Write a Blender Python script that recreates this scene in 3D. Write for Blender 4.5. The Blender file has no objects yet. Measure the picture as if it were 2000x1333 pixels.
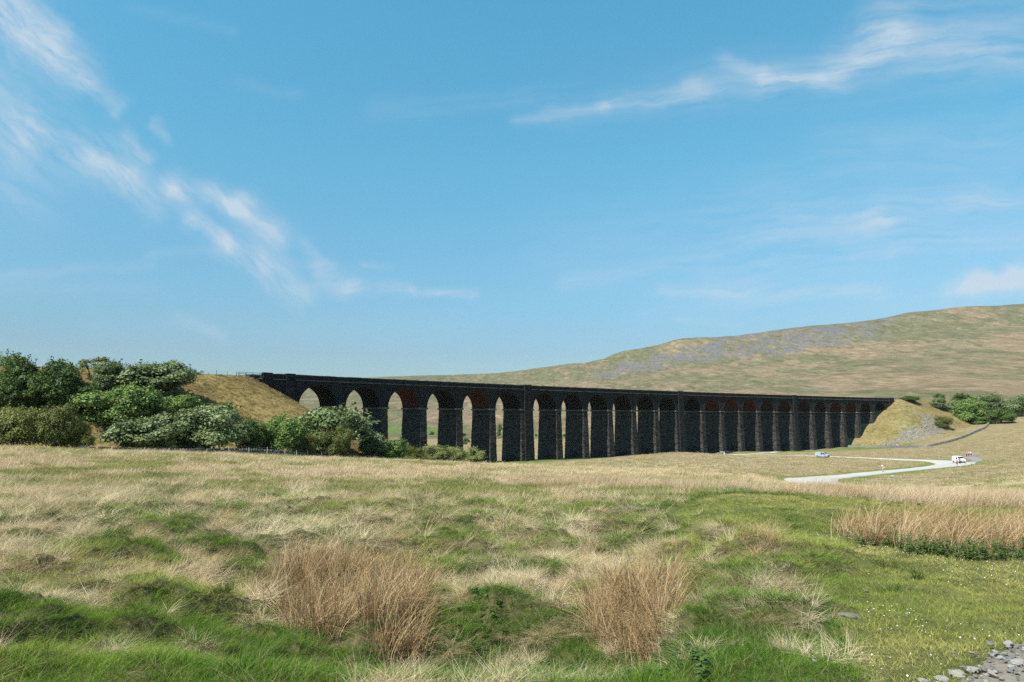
import bpy, bmesh, math, random
import numpy as np
from mathutils import Vector, Matrix

random.seed(7)
rng = np.random.default_rng(11)
scene = bpy.context.scene
COL = scene.collection
R = math.radians

# ------------------------------------------------------------------ camera model
F = 1362.0                       # focal length in pixels of the 2000 px wide photograph
PITCH = 0.10939
CP, SP = math.cos(PITCH), math.sin(PITCH)
CZ = 17.0                        # eye height above the valley floor


def ratio(py):
    v = (666.5 - py) / F
    return (SP + v * CP) / (CP - v * SP)


def at(px, py, Y):
    """world point seen at photo pixel (px,py) at depth Y"""
    u = (px - 1000) / F
    v = (666.5 - py) / F
    k = Y / (CP - v * SP)
    return Vector((u * k, Y, CZ + (SP + v * CP) * k))


# ------------------------------------------------------------------ numpy noise
_perm = np.random.default_rng(5).random((256, 256))


def vnoise(x, y):
    xi = np.floor(x).astype(int); yi = np.floor(y).astype(int)
    fx = x - xi; fy = y - yi
    fx = fx * fx * (3 - 2 * fx); fy = fy * fy * (3 - 2 * fy)
    a = _perm[xi & 255, yi & 255]; b = _perm[(xi + 1) & 255, yi & 255]
    c = _perm[xi & 255, (yi + 1) & 255]; d = _perm[(xi + 1) & 255, (yi + 1) & 255]
    return (a * (1 - fx) + b * fx) * (1 - fy) + (c * (1 - fx) + d * fx) * fy


def fbm(x, y, oct=4):
    t = 0; a = 0.5; n = 0
    for i in range(oct):
        t = t + a * vnoise(x + 17.3 * i, y + 9.1 * i); n += a
        x = x * 2.03; y = y * 2.03; a *= 0.5
    return t / n


def sstep(a, b, x):
    t = np.clip((x - a) / (b - a), 0, 1)
    return t * t * (3 - 2 * t)


# ------------------------------------------------------------------ viaduct curve
X0, Y0, PH0, KAP = -61.80, 200.80, 0.80443, -0.00066
RAD = 1 / abs(KAP)
CX, CY = X0 + RAD * math.sin(PH0), Y0 - RAD * math.cos(PH0)
ZS = CZ + 3.258                  # springing level
ZT = ZS + 9.02                   # parapet top
OPEN, PITCHS, KE = 12.4, 15.55, 3.67
RR = OPEN / 2
WID = 9.6


def sl(k):
    return PITCHS * (k - 1) + KE * ((k - 1) // 6) + 0.66


S_END = sl(24) + OPEN


def V(s, t, z):
    """curve coords to world; t grows toward the camera side"""
    ph = PH0 + KAP * s
    r = RAD - t
    return (CX - r * math.sin(ph), CY + r * math.cos(ph), z)


def local(X, Y):
    dx, dy = X - CX, Y - CY
    r = np.hypot(dx, dy)
    ang = np.arctan2(-dx, dy)
    return (ang - PH0) / KAP, RAD - r


# ------------------------------------------------------------------ terrain table
def zz(v):
    return ('z', v)


COLS = {
 -500: [(1.2, zz(-1.8)), (4.7, 1333), (8, 1195), (12, 1095), (20, 1000), (35, 928), (60, 880), (75, 868), (90, zz(-3.6)), (120, zz(-4.6)), (160, zz(-5)), (220, zz(-5)), (400, zz(-6)), (620, zz(-8))],
 0: [(1.2, zz(-1.8)), (4.7, 1333), (6, 1275), (8, 1203), (12, 1105), (20, 1008), (35, 936), (60, 888), (75, 876.5), (90, zz(-4.2)), (120, zz(-5.6)), (160, zz(-6)), (220, zz(-6)), (400, zz(-8)), (620, zz(-10))],
 250: [(1.2, zz(-1.8)), (4.7, 1333), (6.2, 1278), (8, 1215), (12, 1112), (20, 1013), (35, 941), (60, 894), (74, 884.5), (90, zz(-4.8)), (130, zz(-6.6)), (180, zz(-8)), (260, zz(-9)), (400, zz(-10)), (620, zz(-12))],
 500: [(1.2, zz(-1.8)), (4.4, 1340), (5.6, 1318), (8.3, 1290), (10, 1212), (13, 1137), (18, 1051), (25, 991), (37, 943), (55, 911), (70, 897), (82, 892), (95, zz(-5.6)), (140, zz(-7.3)), (170, zz(-8.6)), (230, zz(-10.5)), (400, zz(-13)), (620, zz(-15))],
 750: [(1.2, zz(-1.8)), (4.3, 1352), (5.4, 1342), (8.3, 1312), (10, 1228), (13, 1147), (18, 1059), (25, 998), (37, 949), (55, 918), (75, 904), (88, 901), (105, zz(-6.9)), (140, zz(-9.4)), (192, zz(-12.3)), (240, zz(-14.5)), (400, zz(-18)), (620, zz(-19))],
 950: [(1.2, zz(-1.8)), (4.3, 1355), (5.4, 1346), (8.5, 1306), (10, 1228), (13, 1149), (18, 1064), (25, 1004), (37, 958), (55, 927), (80, 911), (95, 908.5), (115, zz(-8.2)), (150, zz(-11)), (200, zz(-14.4)), (237, 909.5), (258, 904), (400, zz(-18)), (620, zz(-19))],
 1150: [(1.2, zz(-1.8)), (4.3, 1355), (5.4, 1346), (8.5, 1308), (10, 1228), (13, 1147), (18, 1064), (25, 1008), (37, 964), (55, 937), (80, 921), (110, 913), (160, 905), (210, 899.5), (283, 897), (320, zz(-17.3)), (500, zz(-18.5)), (620, zz(-19))],
 1250: [(1.2, zz(-1.8)), (4.3, 1350), (5.4, 1335), (8.5, 1303), (10, 1222), (13, 1142), (18, 1061), (25, 1006), (37, 964), (55, 940), (80, 924), (120, 911), (170, 901), (225, 891), (250, 890), (300, zz(-16.6)), (330, zz(-17)), (620, zz(-19))],
 1330: [(1.2, zz(-1.8)), (4.7, 1333), (6, 1268), (8.5, 1215), (10, 1170), (13, 1100), (18, 1040), (25, 998), (37, 963), (55, 941), (80, 925), (120, 911), (170, 899), (215, 888), (240, 884), (256, zz(-13.6)), (290, zz(-16)), (340, zz(-17.3)), (620, zz(-19))],
 1450: [(1.2, zz(-1.8)), (4.7, 1333), (6, 1248), (8, 1163), (11, 1083), (15, 1028), (20, 991), (28, 968), (34, 961), (45, 951), (70, 938), (100, 928), (150, 910), (200, 898), (240, 891.5), (270, 890), (295, 889), (350, 885), (450, zz(-18)), (620, zz(-18))],
 1560: [(1.2, zz(-1.8)), (4.7, 1333), (6, 1246), (8, 1160), (11, 1080), (15, 1026), (20, 991), (28, 971), (34, 964), (45, 957), (62, 954), (90, 950.5), (112, 945), (124, 938), (150, 923), (200, 905), (250, 893.5), (300, 888), (350, 884), (390, 881), (450, zz(-17)), (620, zz(-12))],
 1724: [(1.2, zz(-1.8)), (4.7, 1333), (6, 1246), (8, 1160), (11, 1090), (15, 1036), (20, 1002), (30, 978), (50, 963), (80, 957), (97, 955), (120, 940), (152, 924), (200, 907), (252, 894.5), (300, 887), (350, 880), (400, 875.5), (450, zz(-16)), (620, zz(0))],
 1870: [(1.2, zz(-1.8)), (4.7, 1333), (6, 1248), (8, 1163), (11, 1092), (15, 1040), (20, 1010), (30, 985), (50, 970), (80, 958), (120, 936), (150, 920), (178, 911.5), (206, 904.5), (240, 893), (280, 883), (330, 868), (380, 851), (430, 838), (520, 810), (620, zz(12))],
 2000: [(1.2, zz(-1.75)), (4.7, 1333), (6, 1250), (8, 1167), (11, 1094), (15, 1043), (20, 1013), (30, 989), (45, 972), (70, 952), (110, 926), (160, 905), (220, 882), (280, 864), (340, 846), (400, 831), (470, 812), (620, zz(14))],
 2500: [(1.2, zz(-1.75)), (4.7, 1333), (6, 1250), (8, 1167), (11, 1094), (15, 1043), (20, 1013), (30, 989), (45, 970), (70, 946), (110, 916), (160, 890), (220, 866), (280, 846), (340, 828), (400, 812), (470, 800), (620, zz(20))],
}
# hills: rows (Y, py) beyond the valley, last visible row is the skyline
HILL = {
 -500: [(1000, 820), (1600, 795), (2400, 772), (3100, 758)],
 0: [(1000, 822), (1600, 795), (2400, 770), (3100, 756)],
 400: [(900, 832), (1400, 802), (2200, 772), (3100, 748)],
 620: [(900, 842), (1200, 824), (1700, 797), (2300, 772), (3100, 743.5)],
 780: [(900, 844), (1200, 824), (1700, 796), (2300, 771), (3100, 736.5)],
 950: [(900, 844), (1200, 822), (1700, 793), (2300, 766), (2700, 750), (3050, 730.5)],
 1024: [(900, 842), (1200, 818), (1700, 787), (2300, 760), (2650, 744), (3000, 724.3)],
 1091: [(900, 838), (1200, 812), (1700, 780), (2300, 752), (2600, 737), (2950, 714.7)],
 1176: [(900, 832), (1200, 804), (1700, 772), (2300, 744), (2560, 729), (2900, 705.6)],
 1207: [(900, 830), (1200, 802), (1700, 770), (2300, 742), (2550, 724), (2860, 692.7)],
 1280: [(900, 826), (1200, 797), (1700, 765), (2250, 735), (2500, 714), (2820, 678.7)],
 1347: [(900, 820), (1200, 792), (1700, 760), (2250, 728), (2480, 704), (2780, 661.7)],
 1439: [(900, 814), (1200, 786), (1700, 753), (2200, 719), (2440, 695), (2760, 657)],
 1573: [(900, 804), (1200, 778), (1700, 744), (2200, 706), (2420, 682), (2740, 640.7)],
 1732: [(900, 790), (1200, 768), (1700, 728), (2150, 688), (2380, 664), (2700, 623.7)],
 1805: [(900, 786), (1200, 762), (1700, 720), (2150, 678), (2360, 654), (2690, 610)],
 1909: [(900, 780), (1200, 754), (1700, 708), (2150, 660), (2350, 640), (2680, 600.3)],
 2000: [(900, 778), (1200, 750), (1700, 700), (2150, 648), (2350, 632), (2680, 596.7)],
 2500: [(900, 770), (1200, 740), (1700, 684), (2150, 626), (2350, 606), (2680, 570)],
}


def pchip(x, y, q):
    x = np.asarray(x, float); y = np.asarray(y, float)
    h = np.diff(x); d = np.diff(y) / h
    m = np.zeros_like(y); m[0] = d[0]; m[-1] = d[-1]
    for i in range(1, len(x) - 1):
        if d[i - 1] * d[i] > 0:
            w1 = 2 * h[i] + h[i - 1]; w2 = h[i] + 2 * h[i - 1]
            m[i] = (w1 + w2) / (w1 / d[i - 1] + w2 / d[i])
    q = np.clip(q, x[0], x[-1])
    i = np.clip(np.searchsorted(x, q) - 1, 0, len(x) - 2)
    t = (q - x[i]) / h[i]
    return ((1 + 2 * t) * (1 - t) ** 2 * y[i] + t * (1 - t) ** 2 * h[i] * m[i]
            + t * t * (3 - 2 * t) * y[i + 1] + t * t * (t - 1) * h[i] * m[i + 1])


def pxang(px):
    return math.atan((px - 1000) / F / 1.013)


LR = np.linspace(math.log(1.2), math.log(7000), 900)


def make_table(cols):
    rows = []; angs = []
    for px in sorted(cols):
        a = pxang(px); ca = math.cos(a)
        xs, ys = [], []
        for Y, v in cols[px]:
            z = v[1] if isinstance(v, tuple) else Y * ratio(v)
            xs.append(math.log(Y / ca)); ys.append(z)
        rows.append(pchip(xs, ys, LR)); angs.append(a)
    rows = np.array(rows); angs = np.array(angs)
    AG = np.linspace(angs[0], angs[-1], 321)
    T = np.array([pchip(angs, rows[:, i], AG) for i in range(rows.shape[1])]).T
    return AG, T


AG1, T1 = make_table(COLS)
h2 = {}
for px in HILL:
    rows = HILL[px]
    Yl, pl = rows[-1]
    zl = Yl * ratio(pl)
    h2[px] = [(620, zz(-20))] + rows + [(Yl + 300, zz(zl * 0.98 + 2)), (Yl + 900, zz(zl * 0.75)), (7000, zz(zl * 0.2))]
AG2, T2 = make_table(h2)


def sample(AG, T, a, lr):
    ia = np.clip((a - AG[0]) / (AG[-1] - AG[0]) * (len(AG) - 1), 0, len(AG) - 1.001)
    il = np.clip((lr - LR[0]) / (LR[-1] - LR[0]) * (len(LR) - 1), 0, len(LR) - 1.001)
    i = ia.astype(int); j = il.astype(int); fa = ia - i; fl = il - j
    return ((T[i, j] * (1 - fa) + T[i + 1, j] * fa) * (1 - fl) + (T[i, j + 1] * (1 - fa) + T[i + 1, j + 1] * fa) * fl)


def emb_left(s, t):
    d = np.hypot(np.maximum(0, s + 15.5) * 0.98, np.maximum(0, np.maximum(t - 2.5, -11.5 - t)))
    return 11.0 - 0.60 * d


def emb_right(s, t):
    d = np.hypot(np.maximum(0, 394 - s) * 0.92, np.maximum(0, np.maximum(t - 3, -12 - t)))
    return 11.6 - 0.60 * d - np.maximum(0, s - 450) * 0.02


def lawn_mask(X, Y):
    """1 on the short grazed turf to the right of the near field"""
    u = X / np.maximum(Y, 0.5)
    thr = 0.44 - 0.20 * sstep(11, 17, Y)
    return sstep(thr - 0.07, thr + 0.07, u + 0.14 * (fbm(X * 0.5, Y * 0.5, 3) - 0.5)) * sstep(34, 24, Y)


def ground(X, Y, detail=True):
    X = np.asarray(X, float); Y = np.asarray(Y, float)
    r = np.hypot(X, Y); a = np.arctan2(X, Y)
    back = sstep(1.9, 3.1, np.abs(a))
    lr = np.log(np.maximum(r, 1.2))
    z1 = sample(AG1, T1, a, lr)
    if np.any(back > 0):
        zm = sample(AG1, T1, np.zeros_like(a) - 0.3, lr)
        z1 = z1 * (1 - back) + zm * back
    z2 = sample(AG2, T2, np.where(np.abs(a) > 1.9, np.sign(a) * 3.8 - a, a), lr)
    w = sstep(560, 860, r)
    z = z1 * (1 - w) + z2 * w
    s, t = local(X, Y)
    ok = (r < 800)
    el = np.where(ok & (s < 120) & (s > -400), emb_left(s, t), -99)
    er = np.where(ok & (s > 250) & (s < 760), emb_right(s, t), -99)
    e = np.maximum(el, er)
    k = 1.2
    h = np.clip(0.5 + 0.5 * (e - z) / k, 0, 1)
    z = z * (1 - h) + e * h + k * h * (1 - h) * 0.5
    if detail:
        lawn = lawn_mask(X, Y)
        nr = sstep(4.0, 9.5, r)
        am = nr * (1 - 0.8 * lawn) * sstep(260, 40, r)
        z = z + am * 0.34 * (fbm(X * 0.85, Y * 0.85, 3) - 0.5)
        z = z + am * sstep(34, 22, r) * (0.26 * (sstep(0.38, 0.72, fbm(X * 1.05 + 70, Y * 1.05, 2)) - 0.35) + 0.10 * (sstep(0.36, 0.68, fbm(X * 2.4 + 11, Y * 2.4, 2)) - 0.4))
        z = z + am * 0.26 * (np.abs(fbm(X * 1.9 + 40, Y * 1.9, 2) - 0.5) * 2 - 0.3) * -1 * sstep(90, 30, r)
        mid = sstep(60, 160, r) * sstep(900, 500, r)
        z = z + mid * (1.0 - 0.72 * sstep(10, 40, X) * sstep(360, 320, r)) * (fbm(X * 0.06, Y * 0.06, 4) - 0.5)
        hl = sstep(750, 1300, r)
        z = z + hl * (26 * (fbm(X * 0.0035 + 3, Y * 0.0035, 5) - 0.5) + 7 * (fbm(X * 0.02, Y * 0.012, 3) - 0.5)) * sstep(3200, 2700, r)
    return z + CZ


def gz(x, y):
    return float(ground(np.array([x]), np.array([y]))[0])


def hit(px, py, y0=3.0, y1=3000.0):
    """first terrain point on the ray through a photo pixel"""
    Ys = np.exp(np.linspace(math.log(y0), math.log(y1), 3000))
    v = (666.5 - py) / F
    k = Ys / (CP - v * SP)
    Xs = (px - 1000) / F * k
    Zs = CZ + (SP + v * CP) * k
    g = ground(Xs, Ys, False)
    b = np.nonzero(Zs <= g)[0]
    i = b[0] if len(b) else len(Ys) - 1
    return float(Xs[i]), float(Ys[i])


# ------------------------------------------------------------------ object helpers
def tag(o, label=None, cat=None, group=None, kind=None):
    if label: o['label'] = label
    if cat: o['category'] = cat
    if group: o['group'] = group
    if kind: o['kind'] = kind
    return o


def empty(name, loc, rz=0.0):
    o = bpy.data.objects.new(name, None)
    o.location = loc; o.rotation_euler = (0, 0, rz)
    o.empty_display_size = 0.3
    COL.objects.link(o)
    return o


def link(name, me, mats=None, parent=None):
    o = bpy.data.objects.new(name, me)
    if mats is not None:
        for m in (mats if isinstance(mats, (list, tuple)) else [mats]):
            me.materials.append(m)
    COL.objects.link(o)
    if parent: o.parent = parent
    return o


def np_mesh(name, verts, quads=None, tris=None, smooth=False):
    me = bpy.data.meshes.new(name)
    verts = np.asarray(verts, np.float32)
    nq = 0 if quads is None else len(quads); nt = 0 if tris is None else len(tris)
    me.vertices.add(len(verts)); me.vertices.foreach_set('co', verts.ravel())
    loops = []
    if nq: loops.append(np.asarray(quads, np.int32).ravel())
    if nt: loops.append(np.asarray(tris, np.int32).ravel())
    loops = np.concatenate(loops)
    me.loops.add(len(loops)); me.loops.foreach_set('vertex_index', loops)
    me.polygons.add(nq + nt)
    st = np.concatenate([np.arange(nq) * 4, nq * 4 + np.arange(nt) * 3]).astype(np.int32)
    me.polygons.foreach_set('loop_start', st)
    me.update(calc_edges=True); me.validate()
    if smooth:
        me.polygons.foreach_set('use_smooth', np.ones(len(me.polygons), bool))
    return me


class MB:
    """collects simple solids into one mesh"""
    def __init__(self):
        self.v = []; self.f = []; self.m = []; self.uv = []

    def quad(self, pts, mi=0, uv=None):
        n = len(self.v); self.v += [tuple(p) for p in pts]
        self.f.append(tuple(range(n, n + len(pts)))); self.m.append(mi)
        self.uv.append(uv)

    def box(self, a, b, mi=0, fn=None):
        (x0, y0, z0), (x1, y1, z1) = a, b
        c = [(x0, y0, z0), (x1, y0, z0), (x1, y1, z0), (x0, y1, z0), (x0, y0, z1), (x1, y0, z1), (x1, y1, z1), (x0, y1, z1)]
        if fn: c = [fn(*p) for p in c]
        for q in ((0, 3, 2, 1), (4, 5, 6, 7), (0, 1, 5, 4), (1, 2, 6, 5), (2, 3, 7, 6), (3, 0, 4, 7)):
            self.quad([c[i] for i in q], mi)

    def tube(self, pts, rad, n=6, mi=0):
        pts = [Vector(p) for p in pts]
        rs = rad if isinstance(rad, (list, tuple)) else [rad] * len(pts)
        rings = []
        for i, p in enumerate(pts):
            d = (pts[min(i + 1, len(pts) - 1)] - pts[max(i - 1, 0)]).normalized()
            x = d.orthogonal().normalized() if abs(d.z) < 0.9 else d.cross(Vector((0, 1, 0))).normalized()
            if abs(d.z) < 0.9: x = d.cross(Vector((0, 0, 1))).normalized()
            y = d.cross(x)
            base = len(self.v)
            for k in range(n):
                a = 2 * math.pi * k / n
                self.v.append(tuple(p + (x * math.cos(a) + y * math.sin(a)) * rs[i]))
            rings.append(base)
        for i in range(len(pts) - 1):
            for k in range(n):
                self.f.append((rings[i] + k, rings[i] + (k + 1) % n, rings[i + 1] + (k + 1) % n, rings[i + 1] + k))
                self.m.append(mi); self.uv.append(None)
        self.f.append(tuple(rings[0] + k for k in range(n))[::-1]); self.m.append(mi); self.uv.append(None)
        self.f.append(tuple(rings[-1] + k for k in range(n))); self.m.append(mi); self.uv.append(None)

    def build(self, name, mats, parent=None, smooth=False, normals=True):
        me = bpy.data.meshes.new(name)
        me.from_pydata(self.v, [], self.f)
        me.update()
        me.polygons.foreach_set('material_index', self.m)
        if any(u is not None for u in self.uv):
            lay = me.uv_layers.new(name='UVMap')
            for p, u in zip(me.polygons, self.uv):
                if u is None: continue
                for li, c in zip(p.loop_indices, u): lay.data[li].uv = c
        o = link(name, me, mats, parent)
        if normals:
            bm = bmesh.new(); bm.from_mesh(me)
            bmesh.ops.remove_doubles(bm, verts=bm.verts, dist=1e-5)
            bmesh.ops.recalc_face_normals(bm, faces=bm.faces)
            bm.to_mesh(me); bm.free()
        if smooth: me.polygons.foreach_set('use_smooth', [True] * len(me.polygons))
        return o


def copy_tree(o, parent=None):
    c = o.copy(); COL.objects.link(c)
    if parent: c.parent = parent
    for ch in list(o.children): copy_tree(ch, c)
    return c


# ------------------------------------------------------------------ materials
def new_mat(name):
    m = bpy.data.materials.new(name); m.use_nodes = True
    nt = m.node_tree
    for n in list(nt.nodes): nt.nodes.remove(n)
    out = nt.nodes.new('ShaderNodeOutputMaterial')
    return m, nt, out


def N(nt, typ, **kw):
    n = nt.nodes.new(typ)
    for k, v in kw.items():
        if k == 'ins':
            for a, b in v.items():
                if hasattr(b, 'is_linked') or isinstance(b, bpy.types.NodeSocket): nt.links.new(b, n.inputs[a])
                else: n.inputs[a].default_value = b
        else: setattr(n, k, v)
    return n


def mth(nt, op, a, b=None, c=None, clamp=False):
    n = N(nt, 'ShaderNodeMath', operation=op, use_clamp=clamp)
    for i, v in enumerate((a, b, c)):
        if v is None: continue
        if isinstance(v, bpy.types.NodeSocket): nt.links.new(v, n.inputs[i])
        else: n.inputs[i].default_value = v
    return n.outputs[0]


def noise(nt, vec, scale, detail=4, rough=0.55, dist=0.0, dim='3D'):
    n = N(nt, 'ShaderNodeTexNoise', noise_dimensions=dim)
    if vec is not None: nt.links.new(vec, n.inputs['Vector'])
    n.inputs['Scale'].default_value = scale; n.inputs['Detail'].default_value = detail
    n.inputs['Roughness'].default_value = rough; n.inputs['Distortion'].default_value = dist
    return n.outputs['Fac']


def ramp(nt, fac, stops, interp='LINEAR'):
    n = N(nt, 'ShaderNodeValToRGB'); n.color_ramp.interpolation = interp
    el = n.color_ramp.elements
    while len(el) > 1: el.remove(el[-1])
    el[0].position = stops[0][0]; el[0].color = tuple(stops[0][1]) + (1,) if len(stops[0][1]) == 3 else stops[0][1]
    for p, c in stops[1:]:
        e = el.new(p); e.color = tuple(c) + (1,) if len(c) == 3 else c
    nt.links.new(fac, n.inputs[0])
    return n.outputs[0]


def mrange(nt, v, a, b, c=0.0, d=1.0):
    n = N(nt, 'ShaderNodeMapRange'); nt.links.new(v, n.inputs[0])
    n.inputs[1].default_value = a; n.inputs[2].default_value = b; n.inputs[3].default_value = c; n.inputs[4].default_value = d
    return n.outputs[0]


def mix(nt, f, a, b, blend='MIX'):
    n = N(nt, 'ShaderNodeMix', data_type='RGBA', blend_type=blend)
    for i, v in ((0, f), (6, a), (7, b)):
        if isinstance(v, bpy.types.NodeSocket): nt.links.new(v, n.inputs[i])
        else: n.inputs[i].default_value = v if i == 0 else (tuple(v) + (1,) if len(v) == 3 else v)
    return n.outputs[2]


def gray(g): return (g, g, g)


def bsdf(nt, out, col, rough=0.9, bump=None, bstr=0.5, bdist=0.1, spec=0.2, metal=0.0):
    p = N(nt, 'ShaderNodeBsdfPrincipled')
    if isinstance(col, bpy.types.NodeSocket): nt.links.new(col, p.inputs['Base Color'])
    else: p.inputs['Base Color'].default_value = tuple(col) + (1,)
    p.inputs['Roughness'].default_value = rough
    p.inputs['Specular IOR Level'].default_value = spec
    p.inputs['Metallic'].default_value = metal
    if bump is not None:
        b = N(nt, 'ShaderNodeBump'); nt.links.new(bump, b.inputs['Height'])
        b.inputs['Strength'].default_value = bstr; b.inputs['Distance'].default_value = bdist
        nt.links.new(b.outputs[0], p.inputs['Normal'])
    nt.links.new(p.outputs[0], out.inputs[0])
    return p


def pos(nt):
    return N(nt, 'ShaderNodeNewGeometry').outputs['Position']


def mapping(nt, vec, scale=(1, 1, 1), rot=(0, 0, 0), loc=(0, 0, 0)):
    n = N(nt, 'ShaderNodeMapping'); nt.links.new(vec, n.inputs[0])
    n.inputs['Scale'].default_value = scale; n.inputs['Rotation'].default_value = rot; n.inputs['Location'].default_value = loc
    return n.outputs[0]


def simple(name, col, rough=0.6, var=0.15, scale=3.0, spec=0.3, metal=0.0, bump=0.0):
    m, nt, out = new_mat(name)
    tc = N(nt, 'ShaderNodeTexCoord').outputs['Object']
    f = noise(nt, tc, scale, 4)
    c = mix(nt, f, tuple(x * (1 - var) for x in col), tuple(min(1, x * (1 + var)) for x in col))
    bsdf(nt, out, c, rough, f if bump else None, bump, 0.02, spec, metal)
    return m


def masonry(name, dark, light, bs=1.0, course=0.62, block=1.15, mort=(0.03, 0.03, 0.032), stain=0.5):
    """rock-faced coursed stone, UV in metres"""
    m, nt, out = new_mat(name)
    uv = N(nt, 'ShaderNodeUVMap').outputs[0]
    p = pos(nt)
    br = N(nt, 'ShaderNodeTexBrick')
    nt.links.new(uv, br.inputs['Vector'])
    br.inputs['Scale'].default_value = 1.0
    br.inputs['Brick Width'].default_value = block; br.inputs['Row Height'].default_value = course
    br.inputs['Mortar Size'].default_value = 0.045; br.inputs['Mortar Smooth'].default_value = 0.5
    br.inputs['Bias'].default_value = 0.0
    br.inputs['Color1'].default_value = (0, 0, 0, 1); br.inputs['Color2'].default_value = (1, 1, 1, 1)
    br.inputs['Mortar'].default_value = (0.5, 0.5, 0.5, 1)
    n1 = noise(nt, p, 0.22, 5, 0.6)
    n2 = noise(nt, p, 2.2, 5, 0.65)
    st = noise(nt, mapping(nt, p, (0.9, 0.9, 0.1)), 1.0, 4, 0.6)
    v = mth(nt, 'ADD', mth(nt, 'MULTIPLY', br.outputs['Color'], 0.34), mth(nt, 'MULTIPLY', n2, 0.45))
    v = mth(nt, 'ADD', v, mth(nt, 'MULTIPLY', n1, 0.25))
    c = ramp(nt, v, [(0.25, dark), (0.62, tuple((a + b) / 2 for a, b in zip(dark, light))), (0.85, light)])
    streak = mrange(nt, st, 0.55, 0.75, 0, stain)
    c = mix(nt, streak, c, tuple(x * 0.35 for x in dark))
    wet = mrange(nt, noise(nt, mapping(nt, p, (1.3, 1.3, 0.22), loc=(31, 7, 3)), 1.0, 3, 0.7), 0.66, 0.80, 0, 0.32)
    c = mix(nt, wet, c, tuple(min(0.5, x * 1.9) for x in light))
    c = mix(nt, mth(nt, 'MULTIPLY', br.outputs['Fac'], 0.6), c, mort)
    hgt = mth(nt, 'SUBTRACT', mth(nt, 'MULTIPLY', noise(nt, p, 1.7, 6, 0.7), 1.0), mth(nt, 'MULTIPLY', br.outputs['Fac'], 0.7))
    bsdf(nt, out, c, 0.95, hgt, bs, 0.35, 0.1)
    return m


M = {}
M['stone'] = masonry('gritstone', (0.014, 0.0145, 0.0165), (0.060, 0.059, 0.058), 1.0)
M['pier_stone'] = masonry('pier_gritstone', (0.009, 0.0095, 0.011), (0.135, 0.126, 0.112), 1.0)
M['coping'] = masonry('coping_stone', (0.05, 0.05, 0.05), (0.20, 0.185, 0.165), 0.6, 3.0, 1.6)
M['red_brick'] = masonry('red_brick', (0.016, 0.007, 0.005), (0.17, 0.056, 0.030), 0.5, 0.3, 0.6, (0.05, 0.04, 0.03))
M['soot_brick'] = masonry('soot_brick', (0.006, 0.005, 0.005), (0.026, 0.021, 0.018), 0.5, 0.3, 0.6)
M['brown_brick'] = masonry('brown_brick', (0.012, 0.007, 0.005), (0.085, 0.042, 0.026), 0.5, 0.3, 0.6)
M['soot'] = simple('soot_recess', (0.008, 0.008, 0.009), 1.0)  # near-black colour standing in for the shade inside putlog holes
M['wallstone'] = simple('field_wall_stone', (0.115, 0.112, 0.105), 0.95, 0.7, 1.1, 0.1)  # darkened so the shade at the wood's foot is in the wall colour
M['palewall'] = simple('bleached_wall_stone', (0.235, 0.225, 0.205), 0.95, 0.6, 1.1, 0.1)  # lighter copy of the wall stone, sunlight put into its colour
M['rock'] = simple('limestone', (0.235, 0.225, 0.205), 0.95, 0.45, 5.0, 0.1)
M['dark_rock'] = simple('lichened_gritstone', (0.135, 0.132, 0.122), 0.95, 0.45, 5.0, 0.1)
M['bark'] = simple('bark', (0.07, 0.055, 0.042), 0.95, 0.4, 3.0, 0.1)
M['old_wood'] = simple('weathered_wood', (0.12, 0.108, 0.095), 0.9, 0.3, 6.0, 0.1)
M['pale_wood'] = simple('pale_wood', (0.42, 0.40, 0.36), 0.9, 0.2, 6.0, 0.1)
M['steel'] = simple('dark_steel', (0.05, 0.052, 0.055), 0.6, 0.2, 6.0, 0.4)
M['wire'] = simple('fence_wire', (0.2, 0.2, 0.2), 0.5, 0.1, 6.0, 0.4)


def leaf_mat(name, dark, light, var=0.3, transl=0.35, under=None):
    m, nt, out = new_mat(name)
    at_ = N(nt, 'ShaderNodeAttribute', attribute_name='rnd').outputs['Fac']
    oi = N(nt, 'ShaderNodeObjectInfo').outputs['Random']
    f = mth(nt, 'ADD', mth(nt, 'MULTIPLY', at_, 0.75), mth(nt, 'MULTIPLY', oi, 0.25))
    c = ramp(nt, f, [(0.0, dark), (0.9, light)])
    if under:
        # wind turned leaves show their pale undersides, a property of single leaves
        c = mix(nt, mrange(nt, at_, 0.62, 0.70), c, under)
    d = N(nt, 'ShaderNodeBsdfPrincipled'); nt.links.new(c, d.inputs['Base Color'])
    d.inputs['Roughness'].default_value = 0.6; d.inputs['Specular IOR Level'].default_value = 0.25
    t = N(nt, 'ShaderNodeBsdfTranslucent'); nt.links.new(mix(nt, 0.4, c, (0.16, 0.20, 0.03)), t.inputs[0])
    mx = N(nt, 'ShaderNodeMixShader'); mx.inputs[0].default_value = transl
    nt.links.new(d.outputs[0], mx.inputs[1]); nt.links.new(t.outputs[0], mx.inputs[2])
    nt.links.new(mx.outputs[0], out.inputs[0])
    return m


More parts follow.
